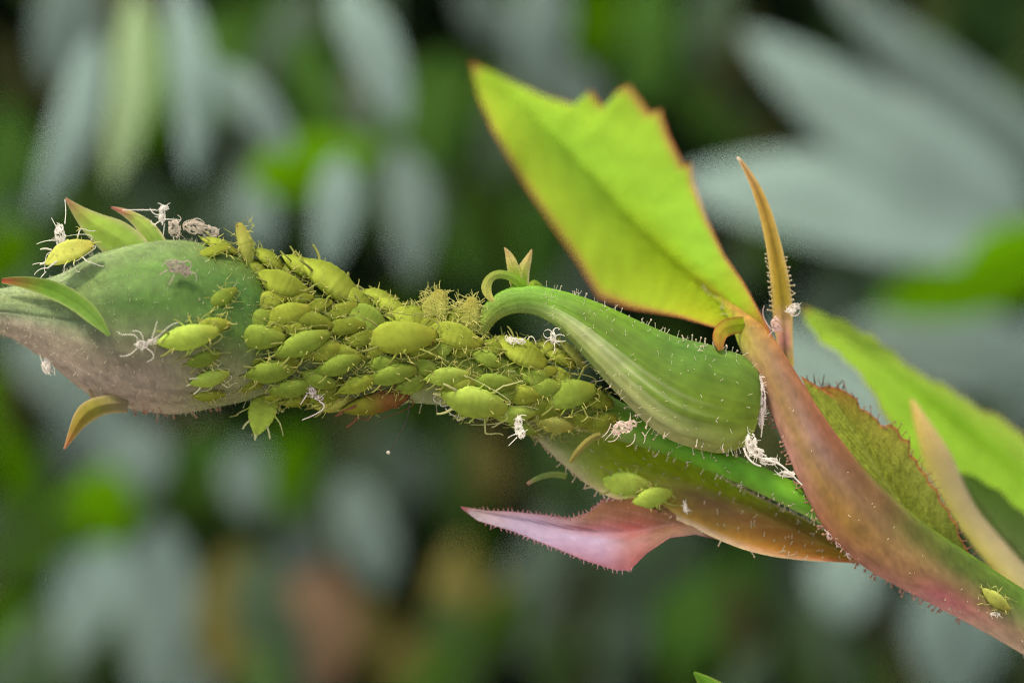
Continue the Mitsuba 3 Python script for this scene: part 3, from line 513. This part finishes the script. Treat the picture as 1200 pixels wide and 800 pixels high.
# tip of another young leaf at the lower edge
yl = thing('young_leaf', 'small green leaf tip poking up at the bottom edge of the picture', 'leaf')
lobe('blade', yl, [(900, 1050, 20), (880, 900, 10), (850, 830, 0), (813, 787, 0)], [10, 40, 24, 1], [(0, C(90, 150, 40)), (1, C(120, 176, 60))], .7, rim=C(170, 200, 90))
v, f = wire([(900, 1050, 20), (925, 1300, 30), (960, 1800, 60), (1000, 3000, 90)], 8, 12, 8, 30)
obj('stalk', (v, f), 'stem_skin', yl, np.broadcast_to(C(90, 130, 50), v.shape))

# ---------------------------------------------------------------- aphids
PROF = PchipInterpolator([0, .04, .12, .25, .40, .54, .68, .79, .87, .93, .975, 1.0], [0.03, .18, .44, .76, .97, 1.0, .90, .74, .58, .48, .36, .05])
def aphid_local(seed, plump):
    """one continuous body of unit length (x from tail -0.5 to head 0.5, z up) with six legs; plus antennae, cornicles, eyes"""
    g = np.random.default_rng(seed); n, m = 40, 26
    u = np.linspace(0, 1, n); th = np.linspace(0, 2 * np.pi, m, endpoint=False)
    hw = 0.225 * plump
    r = PROF(u) * hw
    r = r * (1 - .028 * (np.cos(u * 2 * np.pi * 10) > .55) * ((u > .1) & (u < .85)))
    y = r[:, None] * np.cos(th); z = r[:, None] * np.sin(th) * np.where(np.sin(th) < 0, .5, .72)
    x = (u - .5)[:, None] + 0 * th
    v = np.stack([x, y, z + (.03 * np.sin(u * np.pi))[:, None]], -1).reshape(-1, 3)
    V = np.vstack([v, [-.503, 0, 0], [.503, 0, 0]]); j = np.arange(m); j1 = (j + 1) % m
    F = np.vstack([gridfaces(n, m, True), np.stack([j * 0 + n * m, j1, j], -1), np.stack([j * 0 + n * m + 1, (n - 1) * m + j, (n - 1) * m + j1], -1)])
    bod = trimesh.Trimesh(V, F, process=True); trimesh.repair.fix_normals(bod)
    def man(vf):
        t_ = trimesh.Trimesh(*vf, process=True); trimesh.repair.fix_normals(t_)
        return manifold3d.Manifold(manifold3d.Mesh(np.asarray(t_.vertices, np.float32), np.asarray(t_.faces, np.uint32)))
    whole = man((bod.vertices, bod.faces))
    for k, (ux, fx_, ox, reach) in enumerate(((.18, .16, .30, .22), (.12, -.06, .02, .22), (.04, -.18, -.26, .30))):
        for q in (-1, 1):
            a = np.array([ux, q * hw * .55, -.04]); jt = g.normal(0, .045, 3)
            kn = np.array([ux + fx_ * .7, q * (hw + .075), .05]) + jt
            ft = np.array([ux + ox, q * (hw + reach * .55), -.12]) + jt + g.normal(0, .03, 3) * [1, 1, 0]
            te = ft + np.array([.05 * np.sign(ox), q * .02, -.01])
            whole = whole + man(wire([a, (a + kn) / 2 + [0, 0, .03], kn], .014, .011, 6, 6)) + man(wire([kn - (ft - kn) * .03, (kn + ft) / 2 + [0, 0, .01], ft, te], .0105, .006, 6, 8))
    ca = wire([(-.47, 0, .03), (-.53, 0, .045), (-.58, 0, .06)], .03, .012, 7, 5); whole = whole + man(ca)
    mm = whole.to_mesh(); BVv, BFf = np.array(mm.vert_properties[:, :3], float), np.array(mm.tri_verts, int)
    uu = np.clip(BVv[:, 0] + .5, 0, 1); rr = np.hypot(BVv[:, 1], (BVv[:, 2] - .03 * np.sin(uu * np.pi)) / .8) / (PROF(uu) * hw + .02)
    isleg = np.clip((rr - 1.12) / .15, 0, 1); isleg[BVv[:, 0] < -.5] = 1
    ant = [wire([(.46, q * .06, .03), (.52, q * .11, .07), (.36 + g.normal(0, .04), q * .22, .09), (.0 + g.normal(0, .1), q * (.27 + g.normal(0, .04)), .10)], .009, .004, 5, 14) for q in (-1, 1)]
    cor = [wire([(-.27, q * hw * .62, .08), (-.36, q * hw * .86, .13), (-.47, q * hw * 1.02, .15)], .02, .014, 7, 6) for q in (-1, 1)]
    eye = [(BV * [.022, .018, .022] + [.425, q * hw * .40, .03], BF) for q in (-1, 1)]
    return (BVv, BFf, isleg), ant, cor, eye
LOCAL = {(i, p): None for i in range(4) for p in (0, 1, 2)}
def local(i, p):
    if LOCAL[(i, p)] is None: LOCAL[(i, p)] = aphid_local(100 + i * 7 + p, (.85, 1.0, 1.25)[p])
    return LOCAL[(i, p)]

pa = along(ped_pts, 400); pr = PchipInterpolator(np.r_[0, np.cumsum(np.linalg.norm(np.diff(np.array(ped_pts, float), axis=0), axis=1))], ped_r)(np.linspace(0, 1, 400) * np.linalg.norm(np.diff(np.array(ped_pts, float), axis=0), axis=1).sum())
ba = along(bud_pts, 300); br = np.interp(np.linspace(0, 1, 300), np.linspace(0, 1, len(bud_r)), bud_r)
def seat(x, y, what):
    """where a thing at (x, y) stands on the stem: depth of the surface and its outward normal"""
    if what == 'stem': A, R = pa, pr
    elif what == 'bud': A, R = ba, br
    else: return what, np.array([0, 0, -1.0])
    best = None
    i = np.argmin(np.hypot(A[:, 0] - x, A[:, 1] - y)); c, r = A[i], R[i]
    off = np.array([x - c[0], y - c[1]]); o = np.linalg.norm(off)
    q = min(o / r, .97); z = -r * .92 * math.sqrt(1 - q * q)
    n = np.array([off[0] / max(o, 1e-6) * q, off[1] / max(o, 1e-6) * q, -math.sqrt(1 - q * q)])
    return c[2] + z, n

def place(x, y, ang, L, what, lift, pitch=0.0, nrm=None):
    d, n = seat(x, y, what)
    if nrm is not None: n = np.array(nrm, float); n /= np.linalg.norm(n)
    n = n * [.75, .75, 1]; n /= np.linalg.norm(n)
    f = np.array([math.cos(math.radians(ang)), -math.sin(math.radians(ang)), pitch])
    up = n
    side = np.cross(up, f); side /= np.linalg.norm(side)
    fwd = f / np.linalg.norm(f); up = np.cross(fwd, side)
    o = np.array([x, y, d]) + n * lift
    Rm = np.stack([fwd, side, up], 1)
    return lambda v: o + (np.asarray(v) * L) @ Rm.T

LIME, OLIVE, GREEN, YEL, DKO = C(176, 202, 88, 1.22), C(154, 170, 64, 1.2), C(146, 172, 70, 1.12), C(200, 208, 104, 1.2), C(128, 144, 52)
PALELEG = C(180, 188, 104, 1.0)
GA = 'aphids on the rose shoot'
def aphid(x, y, ang, L, plump, col, label, what='stem', lift=None, pitch=0, var=None, head=None, legc=PALELEG, nrm=None, head_at=.15, fuzz=12):
    L = L * 1.12; i = (int(x * 7 + y * 3)) % 4 if var is None else var
    (bv, bf, isleg), ant, cor, eye = local(i, plump)
    to = place(x, y, ang, L, what, L * .13 if lift is None else lift, pitch, nrm)
    t = thing('aphid', label, 'aphid', GA)
    c = np.broadcast_to(col, bv.shape) * mottle(bv * 100, 9, .22, int(x))
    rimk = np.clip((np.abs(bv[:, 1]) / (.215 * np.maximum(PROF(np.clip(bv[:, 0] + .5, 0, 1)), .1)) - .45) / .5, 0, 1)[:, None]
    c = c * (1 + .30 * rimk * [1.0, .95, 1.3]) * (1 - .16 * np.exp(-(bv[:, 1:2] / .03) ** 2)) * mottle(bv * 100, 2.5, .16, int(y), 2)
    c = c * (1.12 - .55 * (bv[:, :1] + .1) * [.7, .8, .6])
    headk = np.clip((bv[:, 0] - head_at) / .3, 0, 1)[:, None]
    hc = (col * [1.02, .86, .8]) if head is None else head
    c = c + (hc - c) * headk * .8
    c = c + (legc - c) * isleg[:, None]
    q = np.random.default_rng(int(x * 13 + y * 7)); wob = np.array([1, q.uniform(.84, 1.14), q.uniform(.85, 1.1)]); bend = q.normal(0, .10)
    to0 = to
    def to(a):
        a = np.asarray(a, float) * wob; a = a + np.stack([0 * a[:, 0], bend * (a[:, 0] ** 2 - .1), 0 * a[:, 0]], -1); return to0(a)
    v = to(bv)
    v = v + (meshkit.fbm(v / 9, 2, int(y))[:, None] - .5) * L * .015
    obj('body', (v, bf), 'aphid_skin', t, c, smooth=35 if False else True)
    if fuzz:
        fv, ff, fc = scatter_hairs((v, bf), fuzz, 8, .5, 0, lambda V, N: N[:, 2] < .3, int(x), C(216, 214, 130, 1.3))
        obj('fuzz', (fv, ff), 'hair_tissue', t, fc, kind='stuff')
    for a in ant: obj('antenna', (to(a[0]), a[1]), 'hair_tissue', t, np.broadcast_to(legc * .8, a[0].shape))
    for a in cor: obj('cornicle', (to(a[0]), a[1]), 'hair_tissue', t, np.broadcast_to(legc * .95, a[0].shape))
    for a in eye: obj('eye', (to(a[0]), a[1]), 'stem_skin', t, np.broadcast_to(C(90, 40, 30), a[0].shape))
    return t
A = aphid
A(220, 394, 12, 68, 1, LIME, 'bright lime aphid alone on the dark green side of the flower bud', 'bud')
A(302, 394, -6, 60, 1, GREEN, 'plain green aphid just right of the lone lime aphid, under a pale antenna')
A(354, 403, 22, 64, 1, GREEN, 'smooth mid-green aphid tilted head up in the centre of the crowd')
A(318, 431, 10, 58, 1, GREEN, 'green aphid low on the stalk above the hanging aphid')
A(266, 416, 20, 44, 2, DKO * 1.1, 'dull dark aphid between the lone lime aphid and the bud base')
A(246, 440, 16, 44, 1, LIME, 'small lime aphid with white legs at the lower base of the bud', 'bud', legc=C(230, 230, 200, 1.4))
A(285, 363, -8, 44, 1, GREEN * .8, 'small dark green aphid above the second aphid, at the edge of the bud')
A(336, 370, 12, 52, 1, OLIVE, 'olive aphid in the crowd under two large humped aphids')
A(330, 340, -24, 60, 2, OLIVE * .9, 'stout dark olive aphid on the upper left of the stalk')
A(384, 343, -38, 84, 2, OLIVE, 'largest humped olive aphid on the top outline of the stalk')
A(256, 294, -22, 42, 1, OLIVE * 1.1, 'small yellow olive aphid on top of the bud beside the grey shed skin', 'bud')
A(284, 290, 106, 48, 1, YEL * .8, 'yellowish aphid standing upright on the top of the bud', 'bud', nrm=(.5, -.6, -.7))
A(300, 325, -30, 50, 2, DKO * 1.2, 'dark olive aphid where the bud meets the stalk')
A(428, 378, -30, 52, 2, GREEN * .85, 'green aphid just below the largest humped aphid')
A(452, 366, -24, 54, 2, OLIVE * 1.1, 'olive yellow aphid on the upper outline left of the fuzzy pale aphid', fuzz=70)
A(467, 400, 2, 82, 1, OLIVE * 1.05, 'long olive aphid lying level across the stalk')
A(402, 386, 8, 48, 1, DKO * 1.2, 'dark aphid half hidden behind the tilted green aphid')
A(396, 426, 18, 54, 1, GREEN * .92, 'green aphid above the brown aphid, left end')
A(460, 437, 14, 54, 1, GREEN, 'green aphid directly above the brown aphid, right end')
A(508, 374, 70, 52, 2, YEL * .7, 'pale fuzzy yellow olive aphid standing on the upper outline', fuzz=170)
A(524, 440, 6, 50, 1, LIME * .9, 'oval green aphid right of the brown aphid')
A(556, 464, -12, 74, 1, LIME, 'bright lime aphid on the lower outline above the white shed threads', legc=C(220, 224, 160, 1.3))
A(603, 479, 4, 50, 1, LIME, 'lime aphid above the white shed skin that hangs under the stalk', legc=C(220, 224, 160, 1.3))
A(664, 464, 12, 64, 1, GREEN * 1.1, 'clean green aphid left of the side bud base')
A(650, 490, -12, 46, 1, YEL * .85, 'small yellowish aphid under the clean green aphid', lift=9)
A(610, 420, -28, 58, 2, OLIVE * 1.05, 'olive green aphid under the arch of the side bud')
A(648, 424, -30, 50, 2, OLIVE, 'second aphid under the arch, behind the star-shaped shed skin')
A(668, 418, -48, 44, 1, YEL, 'yellow aphid wedged between the arch and the side bud', lift=4)
A(546, 384, 74, 54, 2, YEL * .75, 'pale hairy aphid below the curled tip of the side bud', fuzz=190)
A(530, 400, -18, 64, 2, OLIVE, 'plump olive aphid right of the long level aphid', fuzz=60)
A(309, 480, 70, 58, 1, LIME * 1.1, 'bright lime aphid hanging head up from the underside of the stalk', 0, 0, pitch=.1, legc=C(226, 230, 176, 1.4))
A(440, 466, 14, 76, 0, C(160, 164, 62), 'olive and orange-brown aphid on the lower outline with a dark dangling antenna', 'stem', 6, head=C(166, 104, 72), legc=C(170, 120, 90), head_at=-.15)
A(392, 470, 10, 50, 1, YEL, 'pale yellow aphid left of the brown aphid, by a white shed skin', lift=2)
A(732, 567, -6, 54, 1, LIME * 1.05, 'bright aphid on the bract, upper of the two there', 38)
A(763, 584, 18, 48, 1, LIME * .95, 'green aphid on the bract, lower of the two there', 28)
A(1167, 702, -38, 38, 1, YEL * .75, 'small green aphid on the stem at the lower right corner', -26)
A(82, 302, 22, 56, 1, YEL * 1.05, 'yellow aphid with white legs on the upper left of the bud', -52, 8, nrm=(-.2, -.7, -.6), legc=C(236, 236, 220, 1.2))
A(344, 449, 8, 52, 1, GREEN * 1.05, 'pale green aphid right above the hanging aphid, near the white spike')
A(420, 447, 20, 48, 1, OLIVE * 1.1, 'small olive aphid directly over the middle of the brown aphid')
A(490, 412, -10, 44, 1, DKO * 1.3, 'dark green aphid in the gap under the long level aphid')
A(364, 378, -14, 50, 1, DKO * 1.2, 'shaded aphid under the belly of the largest humped aphid')
A(476, 380, -20, 48, 2, OLIVE * 1.1, 'olive aphid squeezed above the long level aphid')
A(578, 448, -4, 48, 1, GREEN * .85, 'green aphid in the dark gap below the arch of the side bud')
A(352, 322, -34, 50, 2, OLIVE * .95, 'olive aphid on the upper outline left of the largest humped aphid')
A(415, 358, -36, 50, 2, OLIVE * .85, 'olive aphid on the upper outline right of the largest humped aphid')

# those packed in between, of which only a back or a flank shows
g = np.random.default_rng(90)
MARKS = [(220, 394, 'lone lime aphid on the bud'), (302, 394, 'plain green aphid with the pale antenna'), (354, 403, 'tilted mid-green aphid'), (336, 370, 'olive aphid under the humped ones'), (330, 340, 'stout dark olive aphid'),
         (384, 343, 'largest humped aphid'), (284, 290, 'upright yellowish aphid'), (467, 400, 'long level aphid'), (432, 467, 'orange-brown aphid'), (508, 374, 'pale fuzzy aphid'), (556, 464, 'bright lime aphid on the lower outline'),
         (309, 480, 'hanging aphid'), (546, 384, 'pale hairy aphid below the curled tip'), (530, 400, 'plump olive aphid'), (610, 420, 'aphid under the arch'), (664, 464, 'clean green aphid'), (524, 440, 'oval green aphid'), (246, 440, 'small lime aphid with white legs')]
taken = set()
def hidden_label(x, y):
    for mx, my, nm in sorted(MARKS, key=lambda q: math.hypot(q[0] - x, q[1] - y)):
        a = math.degrees(math.atan2(my - y, x - mx)) % 360
        w = ('right of', 'up and right of', 'straight above', 'up and left of', 'left of', 'down and left of', 'straight below', 'down and right of')[int((a + 22.5) // 45) % 8]
        if (w, nm) not in taken:
            taken.add((w, nm)); return f'half hidden aphid {w} the {nm}'
HID = [(640, 478), (678, 488), (704, 494), (694, 472), (655, 442), (622, 438), (632, 414), (616, 492), (574, 478), (548, 478), (248, 420), (256, 398), (262, 372), (258, 316), (272, 440), (330, 456), (352, 468), (300, 380), (348, 388), (326, 328), (360, 410), (382, 456), (416, 372), (450, 424), (484, 446), (506, 404), (536, 378), (590, 462), (616, 462), (634, 458), (572, 412), (292, 346), (316, 352), (346, 352), (372, 362), (398, 366), (420, 396), (442, 412), (376, 412), (334, 416), (290, 420), (282, 440), (300, 446), (372, 440), (404, 410), (440, 392), (476, 372), (494, 392), (520, 412), (548, 410), (566, 424), (500, 428), (540, 452), (580, 466), (628, 476), (630, 440), (588, 404), (312, 308), (366, 326), (400, 346), (438, 356), (490, 374), (270, 308), (276, 338), (296, 372), (322, 384)]
for x, y in HID:
    A(x + g.uniform(-4, 4), y + g.uniform(-3, 3), g.uniform(-40, 40), g.uniform(34, 46), int(g.integers(1, 3)), (OLIVE, GREEN, DKO * 1.3, OLIVE * .85)[int(g.integers(4))], hidden_label(x, y), lift=g.uniform(2, 5))

for x, y in [(250, 300), (262, 330), (258, 352), (252, 384), (262, 408), (236, 420), (266, 452), (244, 460), (272, 318)]:
    A(x + g.uniform(-3, 3), y + g.uniform(-3, 3), g.uniform(-25, 35), g.uniform(30, 42), int(g.integers(0, 2)), (OLIVE, GREEN, GREEN * .85)[int(g.integers(3))], hidden_label(x, y), 'bud' if x < 262 else 'stem', lift=g.uniform(3, 5))

# ---------------------------------------------------------------- shed skins
def crumple(x, y, d, size, seed, flat=(1, .6, .6), col=C(236, 232, 226, 1.3)):
    g = np.random.default_rng(seed)
    v = BV2 * np.array(flat) * size
    v = v * (0.55 + .9 * meshkit.fbm(BV2 * 2.3 + seed, 3, seed))[:, None]
    v = v + (meshkit.fbm(BV2 * 5 + 3 * seed, 2, seed)[:, None] - .5) * size * .6
    keep = meshkit.fbm(BV2[BF2].mean(1) * 2.6 + 9 * seed, 2, seed) > .50
    return v + [x, y, d], BF2[keep], col
def skin(label, body, legs, grey=1.0, tint=(236, 232, 226), leg_r=.65, name='shed_skin', fuzz=8):
    """body: [(x, y, d, size, flat)], legs: [[points]]"""
    t = thing(name, label, 'shed skin', 'shed aphid skins')
    c = C(*tint, 1.6 * grey)
    if body:
        v, f, cc = cat_meshes([crumple(b[0], b[1], b[2], b[3] * .88, 3 + int(b[0]) % 37 + k, b[4], c) for k, b in enumerate(body)])
        if fuzz:
            q = np.random.default_rng(len(v)); k = q.choice(len(v), fuzz, replace=False)
            hv, hf, hc = hairs(v[k], q.normal(0, 1, (fuzz, 3)), 8, .45, 0, c, c, .2, 6)
            v, f, cc = cat_meshes([(v, f, cc), (hv, hf, hc)])
        obj('husk', (v, f), 'shed_skin_film', t, cc * mottle(v, 5, .35, 5))
    for l in legs:
        v, f = wire(l, leg_r, leg_r * .6, 6, 12)
        obj('leg', (v, f), 'shed_skin_film', t, np.broadcast_to(c * 1.05, v.shape))
W, Wl, Gy = (1, .6, .6), (.5, 1.2, .5), (226, 214, 200)
skin('white shed skin standing upright on the top of the bud with spread legs', [(190, 252, -8, 7, (.6, 1.6, .5)), (193, 243, -8, 5, W)],
     [[(190, 258, -8), (183, 262, -6), (180, 271, -4)], [(188, 252, -8), (180, 250, -8), (176, 244, -8)], [(187, 259, -8), (178, 262, -10), (177, 258, -10)], [(193, 245, -8), (188, 239, -8), (185, 238, -8)], [(192, 257, -8), (202, 257, -8), (212, 258, -8)], [(193, 262, -6), (192, 270, -6), (191, 278, -8)], [(183, 246, -6), (160, 246, -4), (143, 246, 0)]])
skin('greyish crumpled shed skin beside the upright white one', [(204, 268, -14, 11, (.7, 1, .6))], [[(206, 262, -14), (212, 256, -14), (208, 252, -14)], [(203, 278, -16), (204, 286, -20), (202, 290, -24)]], .8, Gy)
skin('long grey crumpled shed skin on the top of the bud', [(228, 266, -14, 12, (1.1, .7, .6)), (246, 272, -12, 11, (1.1, .7, .6))], [[(222, 262, -14), (230, 256, -14), (240, 262, -14)], [(240, 264, -14), (248, 266, -16), (256, 270, -14)], [(216, 270, -16), (215, 262, -16), (224, 258, -16)]], .8, Gy)
skin('brown-grey shed skin lying on the green face of the bud', [(206, 312, -98, 10, (1.2, .8, .4)), (218, 318, -98, 7, (.8, 1, .4))], [[(202, 304, -100), (196, 306, -102), (190, 312, -100)], [(214, 308, -100), (222, 306, -102), (224, 312, -100)], [(220, 320, -100), (228, 320, -100), (230, 330, -98)], [(204, 322, -100), (200, 330, -100), (198, 334, -98)], [(196, 316, -100), (190, 320, -100), (187, 322, -98)]], .55, Gy, .9)
skin('white shed skin with splayed legs left of the lone lime aphid', [(166, 404, -102, 7, (1.1, .8, .5)), (178, 401, -104, 6, W)], [[(162, 401, -104), (156, 392, -106), (148, 392, -104), (137, 388, -102)], [(168, 398, -104), (162, 388, -106), (155, 388, -104)], [(174, 398, -106), (182, 396, -110), (196, 384, -112), (209, 378, -110)], [(178, 396, -106), (182, 384, -108), (184, 376, -108)], [(160, 408, -104), (150, 416, -104), (140, 417, -102)], [(172, 408, -104), (180, 418, -104), (172, 424, -102)]], .85)
skin('white flake hanging under the left edge of the bud', [(54, 428, -14, 8, (.7, 1.3, .3))], [[(47, 415, -14), (50, 426, -14), (60, 440, -14)], [(52, 418, -14), (62, 428, -14), (64, 440, -14)]], 1.1)
skin('white pointed shed skin above the yellow aphid on the left', [(70, 275, -40, 11, (.6, 1.3, .5))], [[(72, 280, -40), (66, 266, -38), (60, 255, -36)], [(68, 282, -40), (56, 282, -40), (43, 286, -38)], [(66, 300, -48), (56, 297, -48), (53, 306, -48), (52, 318, -48)], [(60, 310, -46), (48, 308, -46), (38, 310, -44)], [(56, 314, -46), (46, 316, -46), (40, 322, -44)], [(54, 318, -46), (48, 325, -46), (44, 330, -42)], [(76, 262, -34), (77, 245, -20), (76, 234, -6)]])
skin('white clump of shed skin inside the arch of the side bud', [(601, 399, -36, 7, W), (610, 400, -36, 6, W)], [[(618, 398, -36), (622, 394, -36), (628, 402, -36)], [(596, 400, -36), (592, 396, -36), (594, 392, -36)]])
skin('white star-shaped shed skin in the mouth of the arch', [(648, 396, -44, 6, (.6, 1.3, .5))], [[(648, 392, -44), (642, 386, -44), (638, 388, -44)], [(648, 390, -44), (652, 384, -44), (656, 386, -44)], [(647, 398, -44), (640, 400, -44), (637, 406, -44)], [(650, 394, -44), (658, 392, -44), (662, 394, -44)], [(649, 402, -44), (650, 410, -46), (648, 414, -48)], [(650, 398, -44), (658, 400, -44), (663, 399, -44)], [(644, 396, -44), (638, 394, -44), (637, 390, -44)]])
skin('bright white shed skin hanging straight under the stalk', [(608, 498, -34, 9, (.55, 1.5, .4)), (611, 508, -34, 7, (.7, .9, .4))], [[(606, 512, -34), (600, 518, -34), (596, 522, -34)], [(606, 508, -34), (600, 510, -34), (595, 513, -34)], [(608, 488, -36), (612, 486, -38), (617, 487, -38)]], 1.25)
skin('curling white shed threads along the lower outline of the stalk', [(518, 463, -26, 5, W), (534, 478, -26, 4, W)], [[(508, 458, -26), (518, 464, -26), (530, 474, -26), (545, 484, -26), (562, 491, -26), (572, 490, -26), (573, 484, -28)], [(516, 468, -26), (520, 476, -26), (528, 474, -26), (524, 482, -26)], [(530, 480, -26), (538, 484, -26), (536, 490, -26), (548, 488, -26)], [(512, 462, -26), (508, 468, -26), (514, 472, -26)], [(522, 478, -26), (530, 486, -26), (540, 489, -26)]], 1., leg_r=.8)
skin('tangled white shed skin under the belly of the side bud', [(730, 500, -44, 10, (1.2, .7, .5)), (740, 496, -46, 7, W), (722, 506, -42, 6, W)], [[(722, 504, -42), (714, 510, -42), (709, 516, -42)], [(716, 496, -42), (710, 508, -42), (705, 512, -42)], [(744, 508, -44), (742, 518, -44), (734, 523, -44)], [(726, 508, -44), (720, 516, -44), (712, 517, -44)], [(752, 506, -44), (756, 514, -44), (754, 519, -44)]], .95, (236, 220, 210), fuzz=30)
skin('tall white shed skin between the side bud and the petiole', [(893, 470, -40, 10, (.5, 2.2, .5)), (888, 452, -38, 9, (.8, 1.2, .5)), (892, 492, -42, 6, (.6, 1.8, .5))], [[(888, 480, -44), (876, 480, -46), (874, 498, -46)], [(888, 490, -44), (880, 492, -46), (877, 504, -46)], [(892, 478, -44), (893, 496, -44), (892, 512, -44)]], 1.05, (240, 228, 224), 1.3, fuzz=60)
skin('long white shed skin stretched along the edge under the petiole', [(880, 518, -62, 9, (.8, 1.3, .5)), (886, 530, -60, 9, (1.1, .7, .5)), (902, 540, -56, 8, (1.5, .6, .5)), (922, 555, -50, 7, (1.5, .6, .5))], [[(878, 510, -62), (876, 522, -62), (886, 534, -60), (906, 540, -58), (926, 554, -52), (940, 568, -46)], [(872, 524, -60), (880, 540, -60), (892, 546, -58)], [(884, 514, -62), (886, 524, -62), (898, 534, -58)]], 1.05, leg_r=1.5, fuzz=50)
skin('white crumb of shed skin beside the narrow upright stipule', [(927, 364, 4, 6, W), (933, 360, 4, 5, W)], [[(924, 362, 4), (930, 356, 4), (936, 356, 4)], [(926, 368, 4), (932, 370, 4), (938, 364, 4)]])
skin('pinkish shed skin on the base of the narrow upright stipule', [(909, 380, -4, 8, (.8, 1.2, .5))], [[(904, 386, -6), (898, 378, -6), (894, 366, -6), (896, 358, -6)], [(908, 386, -6), (902, 392, -8), (900, 396, -8)]], .8, (236, 206, 200))
skin('white spiked shed skin left of the brown aphid', [(366, 458, -52, 7, (.7, 1.2, .5)), (374, 466, -50, 6, W)], [[(356, 442, -52), (362, 452, -54), (368, 462, -54)], [(374, 470, -50), (380, 476, -48), (372, 484, -44), (354, 492, -40)], [(360, 462, -52), (356, 468, -50), (352, 474, -48)]], 1., (238, 226, 232), 1.0)
skin('tiny white fleck standing on the brown part of the bract', [(803, 594, 20, 4, (.6, 1.6, .5))], [[(801, 586, 20), (803, 596, 18), (806, 603, 18)]], 1.1)
skin('tiny white fleck on the stem under the corner aphid', [(1166, 719, -28, 4, (1.5, .5, .5))], [[(1160, 719, -28), (1166, 717, -28), (1172, 720, -28)]], 1.1)
skin('white downy strip on the edge where the bract meets the petiole', [(972, 626, -30, 6, (.8, 1.1, .4)), (984, 636, -28, 6, (1, .9, .4)), (996, 648, -26, 5, W)], [[(966, 620, -30), (980, 632, -30), (998, 650, -28)]], .9, (236, 214, 214), 1.2, fuzz=40)
skin('two white needle-like cast legs on the top outline of the crowd', [], [[(350, 322, -10), (350, 314, -10), (349, 308, -10)], [(384, 326, -8), (382, 316, -8), (379, 310, -8)], [(427, 352, -6), (425, 344, -6), (422, 340, -6)], [(428, 346, -6), (434, 350, -6), (441, 353, -6)]], 1.2, leg_r=1.6)

# thread with a droplet dangling from the brown aphid
th = thing('honeydew_thread', 'thin dark thread with a tiny pale droplet dangling below the brown aphid', 'thread')
v, f = wire([(478, 462, -30), (478, 486, -28), (468, 510, -28), (455, 530, -28)], .7, .5, 5, 20)
obj('thread', (v, f), 'stem_skin', th, np.broadcast_to(C(60, 50, 46), v.shape))
obj('droplet', (BV * 2.4 + [455, 530, -28], BF), 'shed_skin_film', th, np.broadcast_to(C(240, 236, 220, 1.4), BV.shape))
